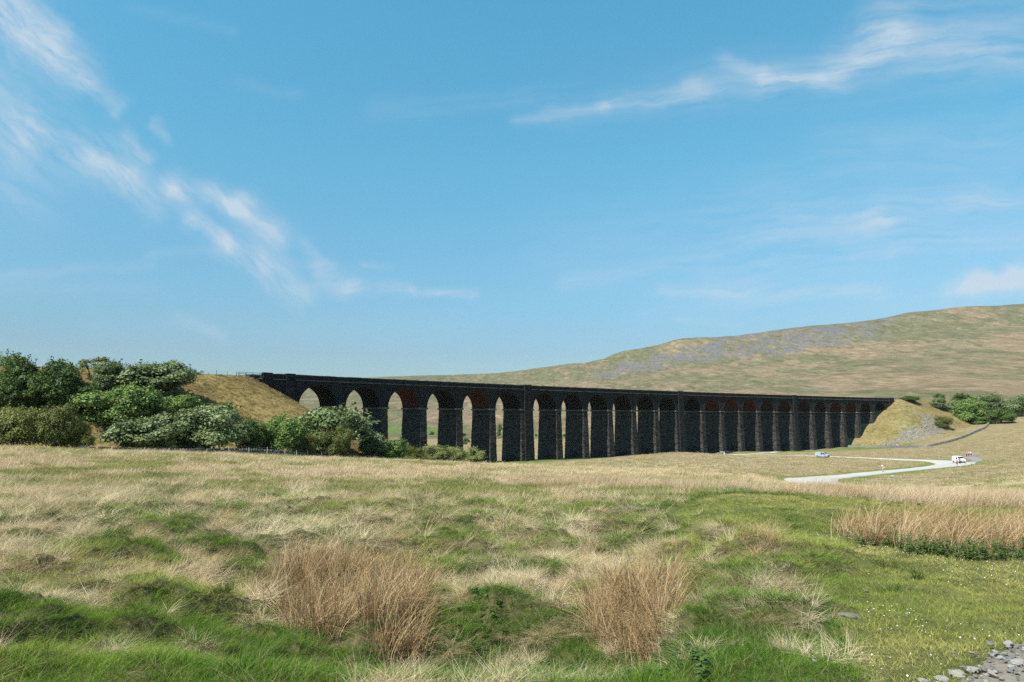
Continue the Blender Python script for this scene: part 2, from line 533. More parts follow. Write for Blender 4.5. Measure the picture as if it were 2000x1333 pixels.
M['leaf_dark'] = leaf_mat('dark_leaf', (0.024, 0.052, 0.011), (0.095, 0.150, 0.030), transl=0.12)
M['leaf_green'] = leaf_mat('green_leaf', (0.042, 0.092, 0.018), (0.170, 0.250, 0.052), transl=0.15, under=(0.185, 0.265, 0.075))
M['leaf_silver'] = leaf_mat('silver_leaf', (0.048, 0.082, 0.026), (0.185, 0.235, 0.085), transl=0.12, under=(0.235, 0.280, 0.140))
M['leaf_olive'] = leaf_mat('olive_leaf', (0.045, 0.060, 0.015), (0.185, 0.200, 0.050), transl=0.15)
M['leaf_pale'] = leaf_mat('pale_leaf', (0.10, 0.125, 0.035), (0.265, 0.290, 0.100), transl=0.2)
M['leaf_yellow'] = leaf_mat('yellow_leaf', (0.09, 0.10, 0.02), (0.19, 0.20, 0.045), transl=0.3)


def blade_mat(name, transl=0.3, rough=0.6):
    m, nt, out = new_mat(name)
    tint = N(nt, 'ShaderNodeAttribute', attribute_type='INSTANCER', attribute_name='tint').outputs['Color']
    rnd = N(nt, 'ShaderNodeAttribute', attribute_name='rnd').outputs['Fac']
    k = mrange(nt, rnd, 0, 1, 0.55, 1.45)
    mul = N(nt, 'ShaderNodeVectorMath', operation='SCALE'); nt.links.new(tint, mul.inputs[0]); nt.links.new(k, mul.inputs['Scale'])
    # a share of straw blades in every tuft
    c = mix(nt, mrange(nt, rnd, 0.86, 0.9, 0, 0.6), mul.outputs[0], (0.36, 0.29, 0.17))
    d = N(nt, 'ShaderNodeBsdfDiffuse'); nt.links.new(c, d.inputs[0])
    t = N(nt, 'ShaderNodeBsdfTranslucent'); nt.links.new(c, t.inputs[0])
    mx = N(nt, 'ShaderNodeMixShader'); mx.inputs[0].default_value = transl
    nt.links.new(d.outputs[0], mx.inputs[1]); nt.links.new(t.outputs[0], mx.inputs[2])
    nt.links.new(mx.outputs[0], out.inputs[0])
    return m


M['blade'] = blade_mat('grass_blade')


def rush_mat():
    m, nt, out = new_mat('dry_rush')
    rnd = N(nt, 'ShaderNodeAttribute', attribute_name='rnd').outputs['Fac']
    c = ramp(nt, rnd, [(0.0, (0.07, 0.042, 0.019)), (0.3, (0.235, 0.148, 0.068)), (0.6, (0.43, 0.30, 0.155)), (0.95, (0.66, 0.52, 0.34))])
    d = N(nt, 'ShaderNodeBsdfDiffuse'); nt.links.new(c, d.inputs[0])
    t = N(nt, 'ShaderNodeBsdfTranslucent'); nt.links.new(c, t.inputs[0])
    mx = N(nt, 'ShaderNodeMixShader'); mx.inputs[0].default_value = 0.2
    nt.links.new(d.outputs[0], mx.inputs[1]); nt.links.new(t.outputs[0], mx.inputs[2])
    nt.links.new(mx.outputs[0], out.inputs[0])
    return m


M['rush'] = rush_mat()


def ground_mat():
    m, nt, out = new_mat('moor_ground')
    p = pos(nt)
    z = N(nt, 'ShaderNodeAttribute', attribute_name='zone')
    sep = N(nt, 'ShaderNodeSeparateColor'); nt.links.new(z.outputs['Color'], sep.inputs[0])
    g, scree, brt = sep.outputs[0], sep.outputs[1], sep.outputs[2]
    nA = noise(nt, p, 0.06, 5, 0.6)
    nB = noise(nt, mapping(nt, p, (1, 1, 1)), 0.55, 6, 0.65)
    nC = noise(nt, p, 6.0, 5, 0.7)
    dry = ramp(nt, nB, [(0.25, (0.17, 0.125, 0.065)), (0.5, (0.27, 0.215, 0.115)), (0.75, (0.38, 0.31, 0.185))])
    pink = mix(nt, mrange(nt, nA, 0.45, 0.65, 0, 0.45), dry, (0.36, 0.265, 0.17))
    grn = ramp(nt, nB, [(0.25, (0.060, 0.085, 0.022)), (0.55, (0.125, 0.155, 0.045)), (0.8, (0.20, 0.21, 0.075))])
    gf = mth(nt, 'ADD', g, mth(nt, 'MULTIPLY', mth(nt, 'SUBTRACT', noise(nt, p, 0.22, 5, 0.6), 0.5), 1.5))
    gf = mrange(nt, gf, 0.3, 0.7)
    c = mix(nt, gf, pink, grn)
    c = mix(nt, brt, c, ramp(nt, nB, [(0.3, (0.085, 0.135, 0.025)), (0.7, (0.15, 0.205, 0.045))]))
    vor = N(nt, 'ShaderNodeTexVoronoi'); nt.links.new(p, vor.inputs['Vector']); vor.inputs['Scale'].default_value = 0.9
    rockc = ramp(nt, mth(nt, 'ADD', mth(nt, 'MULTIPLY', vor.outputs['Distance'], 0.7), mth(nt, 'MULTIPLY', nC, 0.5)), [(0.25, (0.055, 0.050, 0.045)), (0.5, (0.17, 0.16, 0.15)), (0.85, (0.27, 0.26, 0.245))])
    sf = mrange(nt, mth(nt, 'ADD', scree, mth(nt, 'MULTIPLY', mth(nt, 'SUBTRACT', nB, 0.5), 1.0)), 0.42, 0.62)
    c = mix(nt, sf, c, rockc)
    c = mix(nt, mrange(nt, nC, 0.3, 0.7, 0.35, 0.0), c, (0.05, 0.045, 0.025), 'MULTIPLY')
    soil = N(nt, 'ShaderNodeAttribute', attribute_name='thatch').outputs['Fac']
    c = mix(nt, soil, c, ramp(nt, nC, [(0.3, (0.045, 0.046, 0.018)), (0.7, (0.14, 0.125, 0.06))]))
    gold = N(nt, 'ShaderNodeAttribute', attribute_name='gold').outputs['Fac']
    c = mix(nt, gold, c, ramp(nt, mth(nt, 'ADD', mth(nt, 'MULTIPLY', noise(nt, p, 1.3, 5, 0.7), 0.6), mth(nt, 'MULTIPLY', nA, 0.4)), [(0.36, (0.045, 0.034, 0.015)), (0.45, (0.11, 0.083, 0.032)), (0.54, (0.225, 0.172, 0.068)), (0.72, (0.31, 0.245, 0.11))]))
    h = mth(nt, 'ADD', mth(nt, 'MULTIPLY', nC, 0.25), mth(nt, 'MULTIPLY', nB, 1.0))
    bsdf(nt, out, c, 1.0, h, 0.6, 0.5, 0.05)
    return m


def hill_mat():
    m, nt, out = new_mat('fell_side')
    p = pos(nt)
    z = N(nt, 'ShaderNodeAttribute', attribute_name='zone')
    sep = N(nt, 'ShaderNodeSeparateColor'); nt.links.new(z.outputs['Color'], sep.inputs[0])
    g, scree, field = sep.outputs[0], sep.outputs[1], sep.outputs[2]
    stretched = mapping(nt, p, (0.0052, 0.0018, 0.012), rot=(0, 0, R(-12)))
    nA = noise(nt, stretched, 1.0, 6, 0.68, 0.6)
    nB = noise(nt, mapping(nt, p, (0.05, 0.016, 0.06)), 1.0, 6, 0.72, 0.4)
    nC = noise(nt, mapping(nt, p, (0.14, 0.05, 0.12)), 1.0, 4, 0.7)
    nD = noise(nt, mapping(nt, p, (0.016, 0.005, 0.03), rot=(0, 0, R(-20))), 1.0, 6, 0.72, 1.0)
    brown = ramp(nt, nB, [(0.3, (0.125, 0.092, 0.055)), (0.5, (0.205, 0.152, 0.096)), (0.72, (0.30, 0.232, 0.16))])
    green = ramp(nt, nB, [(0.3, (0.062, 0.066, 0.035)), (0.52, (0.108, 0.112, 0.058)), (0.75, (0.175, 0.168, 0.094))])
    gsel = mth(nt, 'ADD', mth(nt, 'MULTIPLY', nA, 1.3), mth(nt, 'MULTIPLY', nD, 1.1))
    gf = mrange(nt, mth(nt, 'ADD', g, mth(nt, 'MULTIPLY', mth(nt, 'SUBTRACT', gsel, 1.2), 2.6)), 0.30, 0.70, 0.12, 0.88)
    c = mix(nt, gf, brown, green)
    # the pale stony runnels and dark peat cuts that cross the fell
    c = mix(nt, mrange(nt, nD, 0.60, 0.70, 0, 0.6), c, (0.33, 0.275, 0.185))
    c = mix(nt, mrange(nt, noise(nt, mapping(nt, p, (0.022, 0.006, 0.03), rot=(0, 0, R(15))), 1.0, 6, 0.75, 1.2), 0.60, 0.68, 0, 0.7), c, (0.062, 0.062, 0.032))
    rock = ramp(nt, nC, [(0.3, (0.070, 0.068, 0.072)), (0.7, (0.170, 0.166, 0.170))])
    sf = mrange(nt, mth(nt, 'ADD', scree, mth(nt, 'MULTIPLY', mth(nt, 'SUBTRACT', noise(nt, mapping(nt, p, (0.02, 0.008, 0.02)), 1.0, 6, 0.75), 0.5), 2.4)), 0.48, 0.70, 0, 0.85)
    c = mix(nt, sf, c, rock)
    c = mix(nt, field, c, ramp(nt, nB, [(0.3, (0.075, 0.115, 0.032)), (0.7, (0.13, 0.17, 0.055))]))
    bsdf(nt, out, c, 1.0, mth(nt, 'ADD', mth(nt, 'MULTIPLY', nB, 1.0), mth(nt, 'MULTIPLY', nC, 0.5)), 0.7, 9.0, 0.03)
    return m


def track_mat(name, a, b, sc):
    m, nt, out = new_mat(name)
    p = pos(nt)
    f = noise(nt, p, sc, 5, 0.65); f2 = noise(nt, p, sc * 0.08, 3)
    c = mix(nt, f, a, b)
    c = mix(nt, mrange(nt, f2, 0.45, 0.75, 0, 0.3), c, tuple(x * 0.7 for x in a))
    bsdf(nt, out, c, 1.0, f, 0.4, 0.03, 0.05)
    return m


M['ground'] = ground_mat()
M['hill'] = hill_mat()
M['path'] = track_mat('pale_limestone_grit', (0.34, 0.33, 0.31), (0.46, 0.445, 0.42), 1.5)
M['old_track'] = track_mat('grey_grit', (0.17, 0.168, 0.16), (0.27, 0.265, 0.25), 1.5)
M['track'] = track_mat('stony_track', (0.11, 0.095, 0.07), (0.27, 0.245, 0.205), 9.0)


# ------------------------------------------------------------------ zones (which ground cover grows where)
# photo pixel anchors: green share of the sward in the near field
GREEN = [(100, 900, .25), (400, 910, .25), (700, 925, .3), (1000, 930, .35), (1300, 930, .3), (100, 960, .3), (400, 960, .45), (700, 970, .5), (950, 975, .65),
         (60, 1040, .35), (200, 1060, .55), (310, 1040, .7), (100, 1100, .35), (300, 1110, .55), (60, 1160, .25), (150, 1140, .25), (280, 1150, .8), (400, 1130, .65),
         (60, 1230, 1.), (250, 1220, 1.), (400, 1240, 1.), (150, 1300, .95), (350, 1310, 1.), (560, 1320, .95), (800, 1325, .9), (480, 1190, .6), (560, 1050, .45),
         (480, 1080, .3), (650, 1050, .5), (820, 1040, .5), (760, 1010, .7), (950, 1020, .75), (1050, 1040, .6), (1150, 1010, .9), (1020, 1080, .5), (900, 1080, .45), (1000, 1130, .5), (1100, 1150, .35),
         (920, 1150, .6), (870, 1220, .75), (1000, 1230, .6), (1080, 1230, .5), (1000, 1290, .95), (1150, 1310, 1.), (1350, 1260, 1.), (1380, 1300, 1.), (1300, 1020, .9), (1380, 1080, .55),
         (1430, 1110, .4), (1330, 1140, .7), (1400, 1190, .3), (1480, 1170, .7), (1550, 1100, .9), (1500, 1030, .95), (1400, 980, .8), (1700, 980, .6), (1250, 960, .75), (1600, 950, .4), (1750, 1150, 1.), (1900, 1120, 1.),
         (1650, 1200, .9), (1550, 1220, .8), (1600, 1290, .9), (1800, 1200, .95), (1950, 1180, .9), (1900, 970, .4), (1800, 940, .35), (1950, 920, .35), (1500, 905, .2), (1700, 905, .25), (1780, 908, .45), (1500, 925, .2), (1700, 945, .4)]
_gx, _gl, _gv = [], [], []
for px, py, v in GREEN:
    x, y = hit(px, py, 4.0, 400)
    _gx.append(math.atan2(x, y)); _gl.append(math.log(math.hypot(x, y))); _gv.append(v)
_gx, _gl, _gv = map(np.array, (_gx, _gl, _gv))


def green(X, Y):
    a = np.arctan2(X, Y); l = np.log(np.maximum(1.5, np.hypot(X, Y)))
    num = np.zeros_like(a); den = np.zeros_like(a) + 1e-9
    for gx, gl, gv in zip(_gx, _gl, _gv):
        w = np.exp(-((a - gx) / 0.055) ** 2 - ((l - gl) / 0.10) ** 2) + 1e-4 / (1e-2 + ((a - gx) / 0.3) ** 2 + ((l - gl) / 0.5) ** 2)
        num += w * gv; den += w
    return num / den


def path_line(pts, n=8):
    """smooth a list of (x,y,w) through Catmull-Rom"""
    P = np.array(pts, float); out = []
    for i in range(len(P) - 1):
        p0, p1, p2, p3 = P[max(i - 1, 0)], P[i], P[i + 1], P[min(i + 2, len(P) - 1)]
        for k in range(n):
            t = k / n
            out.append(0.5 * ((2 * p1) + (-p0 + p2) * t + (2 * p0 - 5 * p1 + 4 * p2 - p3) * t * t + (-p0 + 3 * p1 - 3 * p2 + p3) * t ** 3))
    out.append(P[-1])
    return np.array(out)


def rect_px(X, Y, pts, far=400):
    """mask of points inside a ground polygon given by photo pixels"""
    poly = [hit(px, py, 4.0, far) for px, py in pts]
    inside = np.zeros(len(X), bool); j = len(poly) - 1
    for i in range(len(poly)):
        xi, yi = poly[i]; xj, yj = poly[j]
        c = ((yi > Y) != (yj > Y)) & (X < (xj - xi) * (Y - yi) / (yj - yi + 1e-12) + xi)
        inside ^= c; j = i
    return inside


def pp(px, Y, w):
    return (at(px, 900, Y).x, Y, w)


def near_path(X, Y, pts, extra):
    L = path_line(pts, 6); d = np.full(len(X), 1e9)
    for x, y, w in L: d = np.minimum(d, np.hypot(X - x, Y - y) - w * 0.5 - extra)
    return d < 0


PATHS = [[pp(1432, 318, 4.5), pp(1470, 300, 4.5), pp(1540, 282, 4.5), pp(1610, 262, 4.6), pp(1700, 246, 5), pp(1780, 231, 6), pp(1830, 218, 7.5), pp(1858, 205, 9), pp(1866, 195, 9), pp(1845, 184, 7),
          pp(1800, 172, 5), pp(1724, 153, 4.2), pp(1660, 140, 4.2), pp(1606, 131, 6), pp(1584, 123.5, 8), pp(1586, 116, 8), pp(1618, 108, 7), pp(1670, 101, 6), pp(1760, 94, 6), pp(1900, 88, 6)],
         [pp(1868, 199, 7), pp(1900, 199, 6), pp(1913, 206, 4), pp(1908, 220, 3.6), pp(1893, 236, 3.6), pp(1895, 246, 4)],
         [pp(1440, 316, 3.5), pp(1480, 332, 3.5), pp(1505, 352, 3.5), pp(1520, 366, 3)]]


def zones(X, Y):
    r = np.hypot(X, Y)
    g = green(X, Y)
    s, t = local(X, Y)
    far = sstep(180, 330, r)
    g = g * (1 - far) + far * (0.30 + 0.2 * (fbm(X * 0.02, Y * 0.02, 3) - 0.5))
    # vivid cropped turf along the foot of the piers
    brt = sstep(14, 6, np.abs(t - 9)) * sstep(50, 62, s) * sstep(400, 380, s) * (0.55 + 0.45 * sstep(0.4, 0.6, fbm(X * 0.05, Y * 0.05, 3)))
    brt = np.maximum(brt, sstep(26, 12, np.hypot((s - 345) * 0.5, t - 16)) * 0.9)
    idx = np.nonzero((r > 80) & (r < 420) & (X > 0) & (X < 260))[0]
    if len(idx):
        vg = near_path(X[idx], Y[idx], PATHS[0], 3.0 + 2.5 * fbm(X[idx] * 0.12, Y[idx] * 0.12, 2)) * (0.35 + 0.5 * fbm(X[idx] * 0.2, Y[idx] * 0.2, 3))
        brt[idx] = np.maximum(brt[idx], vg)
    # embankment: tawny grass, scree low on the right hand one
    el = emb_left(s, t) + CZ > ground(X, Y, False) - 0.6
    el = el & (s < 90) & (s > -300) & (r < 420)
    er = (emb_right(s, t) + CZ > ground(X, Y, False) - 0.6) & (s > 320) & (r < 620)
    g = np.where(el, 0.22 + 0.3 * (fbm(X * 0.08, Y * 0.08, 3) - 0.4), g)
    g = np.where(er, 0.36, g)
    scp = rect_px(X + 22 * (fbm(X * 0.09, Y * 0.09, 3) - 0.5), Y + 34 * (fbm(X * 0.09 + 50, Y * 0.09, 3) - 0.5), [(1690, 868), (1720, 852), (1780, 838), (1768, 815), (1762, 803), (1800, 806), (1832, 818), (1858, 838), (1890, 846), (1868, 858), (1800, 871)], 900)
    sc = np.where(er, np.where(scp, 0.56, 0.12), 0)
    brt = np.where(el | er, brt * 0.25, brt)
    return g, sc, brt


def hill_zones(X, Y):
    r = np.hypot(X, Y); a = np.arctan2(X, Y)
    Yp = r * np.cos(np.clip(a, -0.8, 0.8))
    g = 0.46 + 0.30 * sstep(2250, 2500, Yp) + 0.25 * sstep(0.02, -0.25, a) + 0.1 * sstep(1500, 1000, Yp)
    sc = 0.66 * sstep(2300, 2420, Yp) * sstep(2720, 2560, Yp) * sstep(0.05, 0.15, a) * sstep(0.62, 0.42, a)
    sc = np.maximum(sc, 0.62 * sstep(2550, 2650, Yp) * sstep(2800, 2720, Yp) * sstep(0.2, 0.3, a))
    fld = sstep(1250, 950, Yp) * sstep(0.12, 0.0, a) * sstep(0.42, 0.5, fbm(X * 0.006, Y * 0.006, 2))
    return g, sc, fld


# ------------------------------------------------------------------ terrain meshes
def polar(name, r0, r1, ratio_, mat, zfun, label, centre=False, rough=False):
    fine = np.linspace(R(-43), R(43), 760)
    coarse = np.linspace(R(43), R(317), 70)[1:-1]
    A = np.concatenate([fine, coarse])
    nr = int(math.log(r1 / r0) / math.log(ratio_)) + 1
    Rr = np.exp(np.linspace(math.log(r0), math.log(r1), nr))
    aa, rr = np.meshgrid(A, Rr)
    X = (rr * np.sin(aa)).ravel(); Y = (rr * np.cos(aa)).ravel()
    Z = ground(X, Y)
    na = len(A)
    i = np.arange(nr - 1)[:, None] * na; j = np.arange(na)[None, :]
    jn = (j + 1) % na
    q = np.stack([i + j, i + na + j, i + na + jn, i + jn], -1).reshape(-1, 4)
    vs = np.stack([X, Y, Z], 1); tr = None
    if centre:
        c = len(vs); vs = np.vstack([vs, [[0, 0, gz(0, 0.5)]]])
        jj = np.arange(na); tr = np.stack([np.full(na, c), jj, (jj + 1) % na], 1)
    q = q[:, ::-1]
    me = np_mesh(name, vs, q, None if tr is None else tr[:, ::-1], True)
    g, s_, b = zfun(vs[:, 0], vs[:, 1])
    ca = me.color_attributes.new('zone', 'FLOAT_COLOR', 'POINT')
    ca.data.foreach_set('color', np.stack([g, s_, b, np.ones_like(g)], 1).astype(np.float32).ravel())
    if name == 'ground':
        X, Y = vs[:, 0], vs[:, 1]; rr_ = np.hypot(X, Y); sl_, tl_ = local(X, Y)
        th = sstep(60, 25, rr_) * (1 - 0.55 * lawn_mask(X, Y))
        el = (emb_left(sl_, tl_) + CZ > ground(X, Y, False) - 0.8) & (sl_ < 90) & (sl_ > -300) & (rr_ < 420)
        er = (emb_right(sl_, tl_) + CZ > ground(X, Y, False) - 0.8) & (sl_ > 320) & (rr_ < 620)
        gd = np.where(el, 0.95, np.where(er, 0.62 * (1 - s_) * sstep(0.25, 0.55, fbm(X * 0.06 + 7, Y * 0.06, 3)), 0))
        for nm, va in (('thatch', th), ('gold', gd)):
            at_ = me.attributes.new(nm, 'FLOAT', 'POINT'); at_.data.foreach_set('value', va.astype(np.float32))
    o = link(name, me, mat)
    tag(o, label, name.replace('_', ' '), kind='structure')
    return o


polar('ground', 1.2, 640, 1.0105, M['ground'], zones, 'rough moorland field falling away to the foot of the viaduct', centre=True)
polar('hills', 640, 6500, 1.013, M['hill'], hill_zones, 'long brown and green fell rising to the right behind the viaduct')


# ------------------------------------------------------------------ paths
def ribbon(name, pts, mat, lift, label):
    L = path_line(pts, 10)
    c = L[:, :2]; w = L[:, 2]
    d = np.gradient(c, axis=0); d /= np.linalg.norm(d, axis=1)[:, None]
    n = np.stack([-d[:, 1], d[:, 0]], 1)
    cols = []
    offs = [-0.56, -0.5, -0.25, 0, 0.25, 0.5, 0.56]
    for k, o in enumerate(offs):
        jit = 0.06 * (fbm(c[:, 0] * 0.4 + 10 * k, c[:, 1] * 0.4) - 0.5) if 0 < k < 6 else 0
        q = c + n * (w * (o + jit))[:, None]
        zq = ground(q[:, 0], q[:, 1]) + (lift if 0 < k < 6 else -0.5)
        cols.append(np.stack([q[:, 0], q[:, 1], zq], 1))
    na = len(offs); vs = np.stack(cols, 1).reshape(-1, 3)
    i = np.arange(len(c) - 1)[:, None] * na; j = np.arange(na - 1)[None, :]
    qd = np.stack([i + j, i + na + j, i + na + j + 1, i + j + 1], -1).reshape(-1, 4)
    o = link(name, np_mesh(name, vs, qd[:, ::-1], smooth=True), mat)
    return tag(o, label, 'path', kind='structure')


def pp(px, Y, w):
    return (at(px, 900, Y).x, Y, w)


ribbon('path', [pp(1432, 318, 4.5), pp(1470, 300, 4.5), pp(1540, 282, 4.5), pp(1610, 262, 4.6), pp(1700, 246, 5), pp(1780, 231, 6), pp(1830, 218, 7.5), pp(1858, 205, 9), pp(1866, 195, 9), pp(1845, 184, 7),
                pp(1800, 172, 5), pp(1724, 153, 4.2), pp(1660, 140, 4.2), pp(1606, 131, 6), pp(1584, 123.5, 8), pp(1586, 116, 8), pp(1618, 108, 7), pp(1670, 101, 6), pp(1760, 94, 6), pp(1900, 88, 6)],
       M['path'], 0.12, 'pale gravel path winding across the field to the viaduct')
ribbon('path', [pp(1440, 316, 3.5), pp(1480, 332, 3.5), pp(1505, 352, 3.5), pp(1520, 366, 3)], M['path'], 0.13, 'pale gravel spur running to the foot of the piers')
ribbon('path', [pp(1868, 197, 6), pp(1892, 200, 4.5), pp(1908, 206, 3), pp(1905, 217, 2.6), pp(1893, 232, 2.4), pp(1895, 243, 2.6), pp(1908, 249, 2)], M['old_track'], 0.13, 'grey gravel track climbing away behind the white van')

# ------------------------------------------------------------------ viaduct
via = empty('viaduct', V(190, -4, CZ - 17))
tag(via, 'long dark gritstone railway viaduct of twenty four arches crossing the moor', 'viaduct')
VO = Vector(via.location)


def VV(s, t, z):
    return tuple(Vector(V(s, t, z)) - VO)


ZCOR = ZT - 1.75      # underside of cornice
BAT = 0.040
rv = random.Random(3)


def course_block(mb, s0, s1, t0, t1, z0, z1, bat_s, bat_t, zref, jit=0.05, mi=0, ch=0.62):
    """battered shaft laid in courses with uneven quoins; bat = widening per metre below zref"""
    n = max(1, int(round((z1 - z0) / ch)))
    rings = []
    for i in range(n):
        za, zb = z0 + (z1 - z0) * i / n, z0 + (z1 - z0) * (i + 1) / n
        j = [rv.uniform(-jit, jit) + (jit * 0.9 if (i + c) % 2 else 0) for c in range(4)]
        for z in (za, zb):
            d = max(0.0, zref - z)
            a0, a1 = s0 - bat_s * d, s1 + bat_s * d
            b0, b1 = t0 - bat_t * d, t1 + bat_t * d
            ring = [(a0 - j[0], b0 - j[0], z), (a1 + j[1], b0 - j[1], z), (a1 + j[2], b1 + j[2], z), (a0 - j[3], b1 + j[3], z)]
            rings.append(ring)
    for r0, r1 in zip(rings[:-1], rings[1:]):
        for k in range(4):
            p = [r0[k], r0[(k + 1) % 4], r1[(k + 1) % 4], r1[k]]
            ax = 0 if k in (0, 2) else 1
            flat = abs(r1[0][2] - r0[0][2]) < 1e-6
            uv = [(q[ax], q[2]) for q in p] if not flat else [(q[0], q[1]) for q in p]
            mb.quad([VV(*q) for q in p], mi, uv)
    r = rings[-1]; mb.quad([VV(*q) for q in r], mi, [(q[0], q[1]) for q in r])
    r = rings[0]; mb.quad([VV(*q) for q in r[::-1]], mi, [(q[0], q[1]) for q in r[::-1]])


def wall_strip(mb, s0, s1, t0, t1, z0, z1, n, mi=0, dz=None):
    """curved wall along the line"""
    ss = [s0 + (s1 - s0) * i / n for i in range(n + 1)]
    for i in range(n):
        a, b = ss[i], ss[i + 1]
        d = rv.uniform(-dz, dz) if dz else 0.0
        zt = z1 + d
        mb.quad([VV(a, t1, z0), VV(b, t1, z0), VV(b, t1, zt), VV(a, t1, zt)], mi, [(a, z0), (b, z0), (b, zt), (a, zt)])
        mb.quad([VV(b, t0, z0), VV(a, t0, z0), VV(a, t0, zt), VV(b, t0, zt)], mi, [(b, z0), (a, z0), (a, zt), (b, zt)])
        mb.quad([VV(a, t1, zt), VV(b, t1, zt), VV(b, t0, zt), VV(a, t0, zt)], mi, [(a, 0), (b, 0), (b, 1), (a, 1)])
        mb.quad([VV(a, t0, z0), VV(b, t0, z0), VV(b, t1, z0), VV(a, t1, z0)], mi, [(a, 0), (b, 0), (b, 1), (a, 1)])
    for s in (s0, s1):
        mb.quad([VV(s, t0, z0), VV(s, t1, z0), VV(s, t1, z1), VV(s, t0, z1)], mi, [(t0, z0), (t1, z0), (t1, z1), (t0, z1)])


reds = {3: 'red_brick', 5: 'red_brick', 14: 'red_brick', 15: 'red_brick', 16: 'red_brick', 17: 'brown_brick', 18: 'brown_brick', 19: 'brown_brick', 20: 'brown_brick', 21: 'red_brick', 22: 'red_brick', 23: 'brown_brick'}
centres = []
for k in range(0, 25):
    if k == 0: sa, sb = sl(1) - 3.15, sl(1)
    elif k == 24: sa, sb = S_END, S_END + 3.15
    else: sa, sb = sl(k) + OPEN, sl(k + 1)
    centres.append((sa, sb))
for k, (sa, sb) in enumerate(centres):
    mid = (sa + sb) / 2
    x, y, _ = V(mid, 0, 0)
    x2, y2, _ = V(mid, -WID, 0)
    zg = min(gz(x, y), gz(x2, y2)) - 2.2
    zg = min(zg, ZS - 3)
    mb = MB()
    course_block(mb, sa + 0.28, sb - 0.28, -WID - 0.12, 0.12, zg, ZS - 0.55, 0.012, BAT, ZS, 0.035)
    pier = mb.build('pier', M['pier_stone'], via)
    mb = MB()
    course_block(mb, sa - 0.22, sb + 0.22, -WID - 0.38, 0.38, ZS - 0.552, ZS, 0, 0, ZS, 0.02)
    mb.build('impost', M['coping'], pier)
    if k in (6, 12, 18):
        mb = MB()
        c0, c1 = mid - 1.5, mid + 1.9
        course_block(mb, c0, c1, -0.1, 0.62, zg, ZT + 0.18, 0.012, BAT, ZS, 0.03)
        mb.build('pilaster', M['stone'], pier)  # darker stone than the shaft, painting in the unlit pilaster front

NA = 28
for k in range(1, 25):
    a, b = sl(k), sl(k) + OPEN
    L = (centres[k - 1][0] + centres[k - 1][1]) / 2; Rr_ = (centres[k][0] + centres[k][1]) / 2
    c = (a + b) / 2
    mb = MB()
    arc = [(c - RR * math.cos(math.pi * i / NA), ZS + RR * math.sin(math.pi * i / NA)) for i in range(NA + 1)]
    for t, flip in ((0.0, False), (-WID, True)):
        def face(q):
            p = [VV(s, t, z) for s, z in q]
            u = [(s, z) for s, z in q]
            if flip: p = p[::-1]; u = u[::-1]
            mb.quad(p, 0, u)
        face([(L, ZS), (a, ZS), (a, ZCOR), (L, ZCOR)])
        face([(b, ZS), (Rr_, ZS), (Rr_, ZCOR), (b, ZCOR)])
        for i in range(NA):
            (s0, z0), (s1, z1) = arc[i], arc[i + 1]
            face([(s0, z0), (s1, z1), (s1, ZCOR), (s0, ZCOR)])
    for i in range(NA):
        (s0, z0), (s1, z1) = arc[i], arc[i + 1]
        u0, u1 = RR * math.pi * i / NA, RR * math.pi * (i + 1) / NA
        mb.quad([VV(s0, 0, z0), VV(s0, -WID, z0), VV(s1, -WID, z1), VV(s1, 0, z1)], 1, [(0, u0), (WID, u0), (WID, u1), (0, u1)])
    mb.quad([VV(L, 0, ZCOR), VV(Rr_, 0, ZCOR), VV(Rr_, -WID, ZCOR), VV(L, -WID, ZCOR)], 0, [(L, 0), (Rr_, 0), (Rr_, WID), (L, WID)])
    mb.quad([VV(L, 0, ZS), VV(L, -WID, ZS), VV(a, -WID, ZS), VV(a, 0, ZS)], 0, [(L, 0), (L, WID), (a, WID), (a, 0)])
    mb.quad([VV(b, 0, ZS), VV(b, -WID, ZS), VV(Rr_, -WID, ZS), VV(Rr_, 0, ZS)], 0, [(b, 0), (b, WID), (Rr_, WID), (Rr_, 0)])
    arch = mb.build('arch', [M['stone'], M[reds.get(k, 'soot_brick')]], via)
    mb = MB()
    ro = RR + 0.75
    for t0, t1 in ((0.0, 0.10),):
        for i in range(NA):
            g0, g1 = math.pi * i / NA, math.pi * (i + 1) / NA
            def P(r, g, t): return VV(c - r * math.cos(g), t, ZS + r * math.sin(g))
            ri = RR + 0.003
            for q in ([P(ri, g0, t1), P(ri, g1, t1), P(ro, g1, t1), P(ro, g0, t1)], [P(ri, g0, t0), P(ro, g0, t0), P(ro, g1, t0), P(ri, g1, t0)],
                      [P(ro, g0, t0), P(ro, g0, t1), P(ro, g1, t1), P(ro, g1, t0)], [P(ri, g0, t1), P(ri, g0, t0), P(ri, g1, t0), P(ri, g1, t1)]):
                mb.quad(q, 0, [(0, g0 * RR), (0, g1 * RR), (0.8, g1 * RR), (0.8, g0 * RR)])
    mb.build('arch_ring', M['stone'], arch)
    for ds in (-3.5, 3.5):
        mb = MB()
        mb.box((c + ds - 0.35, 0.0, ZCOR - 1.55), (c + ds + 0.35, 0.004, ZCOR - 0.55), 0, VV)
        mb.build('putlog_recess', M['soot'], arch)  # thin dark plate on the wall face paints the hole's shade

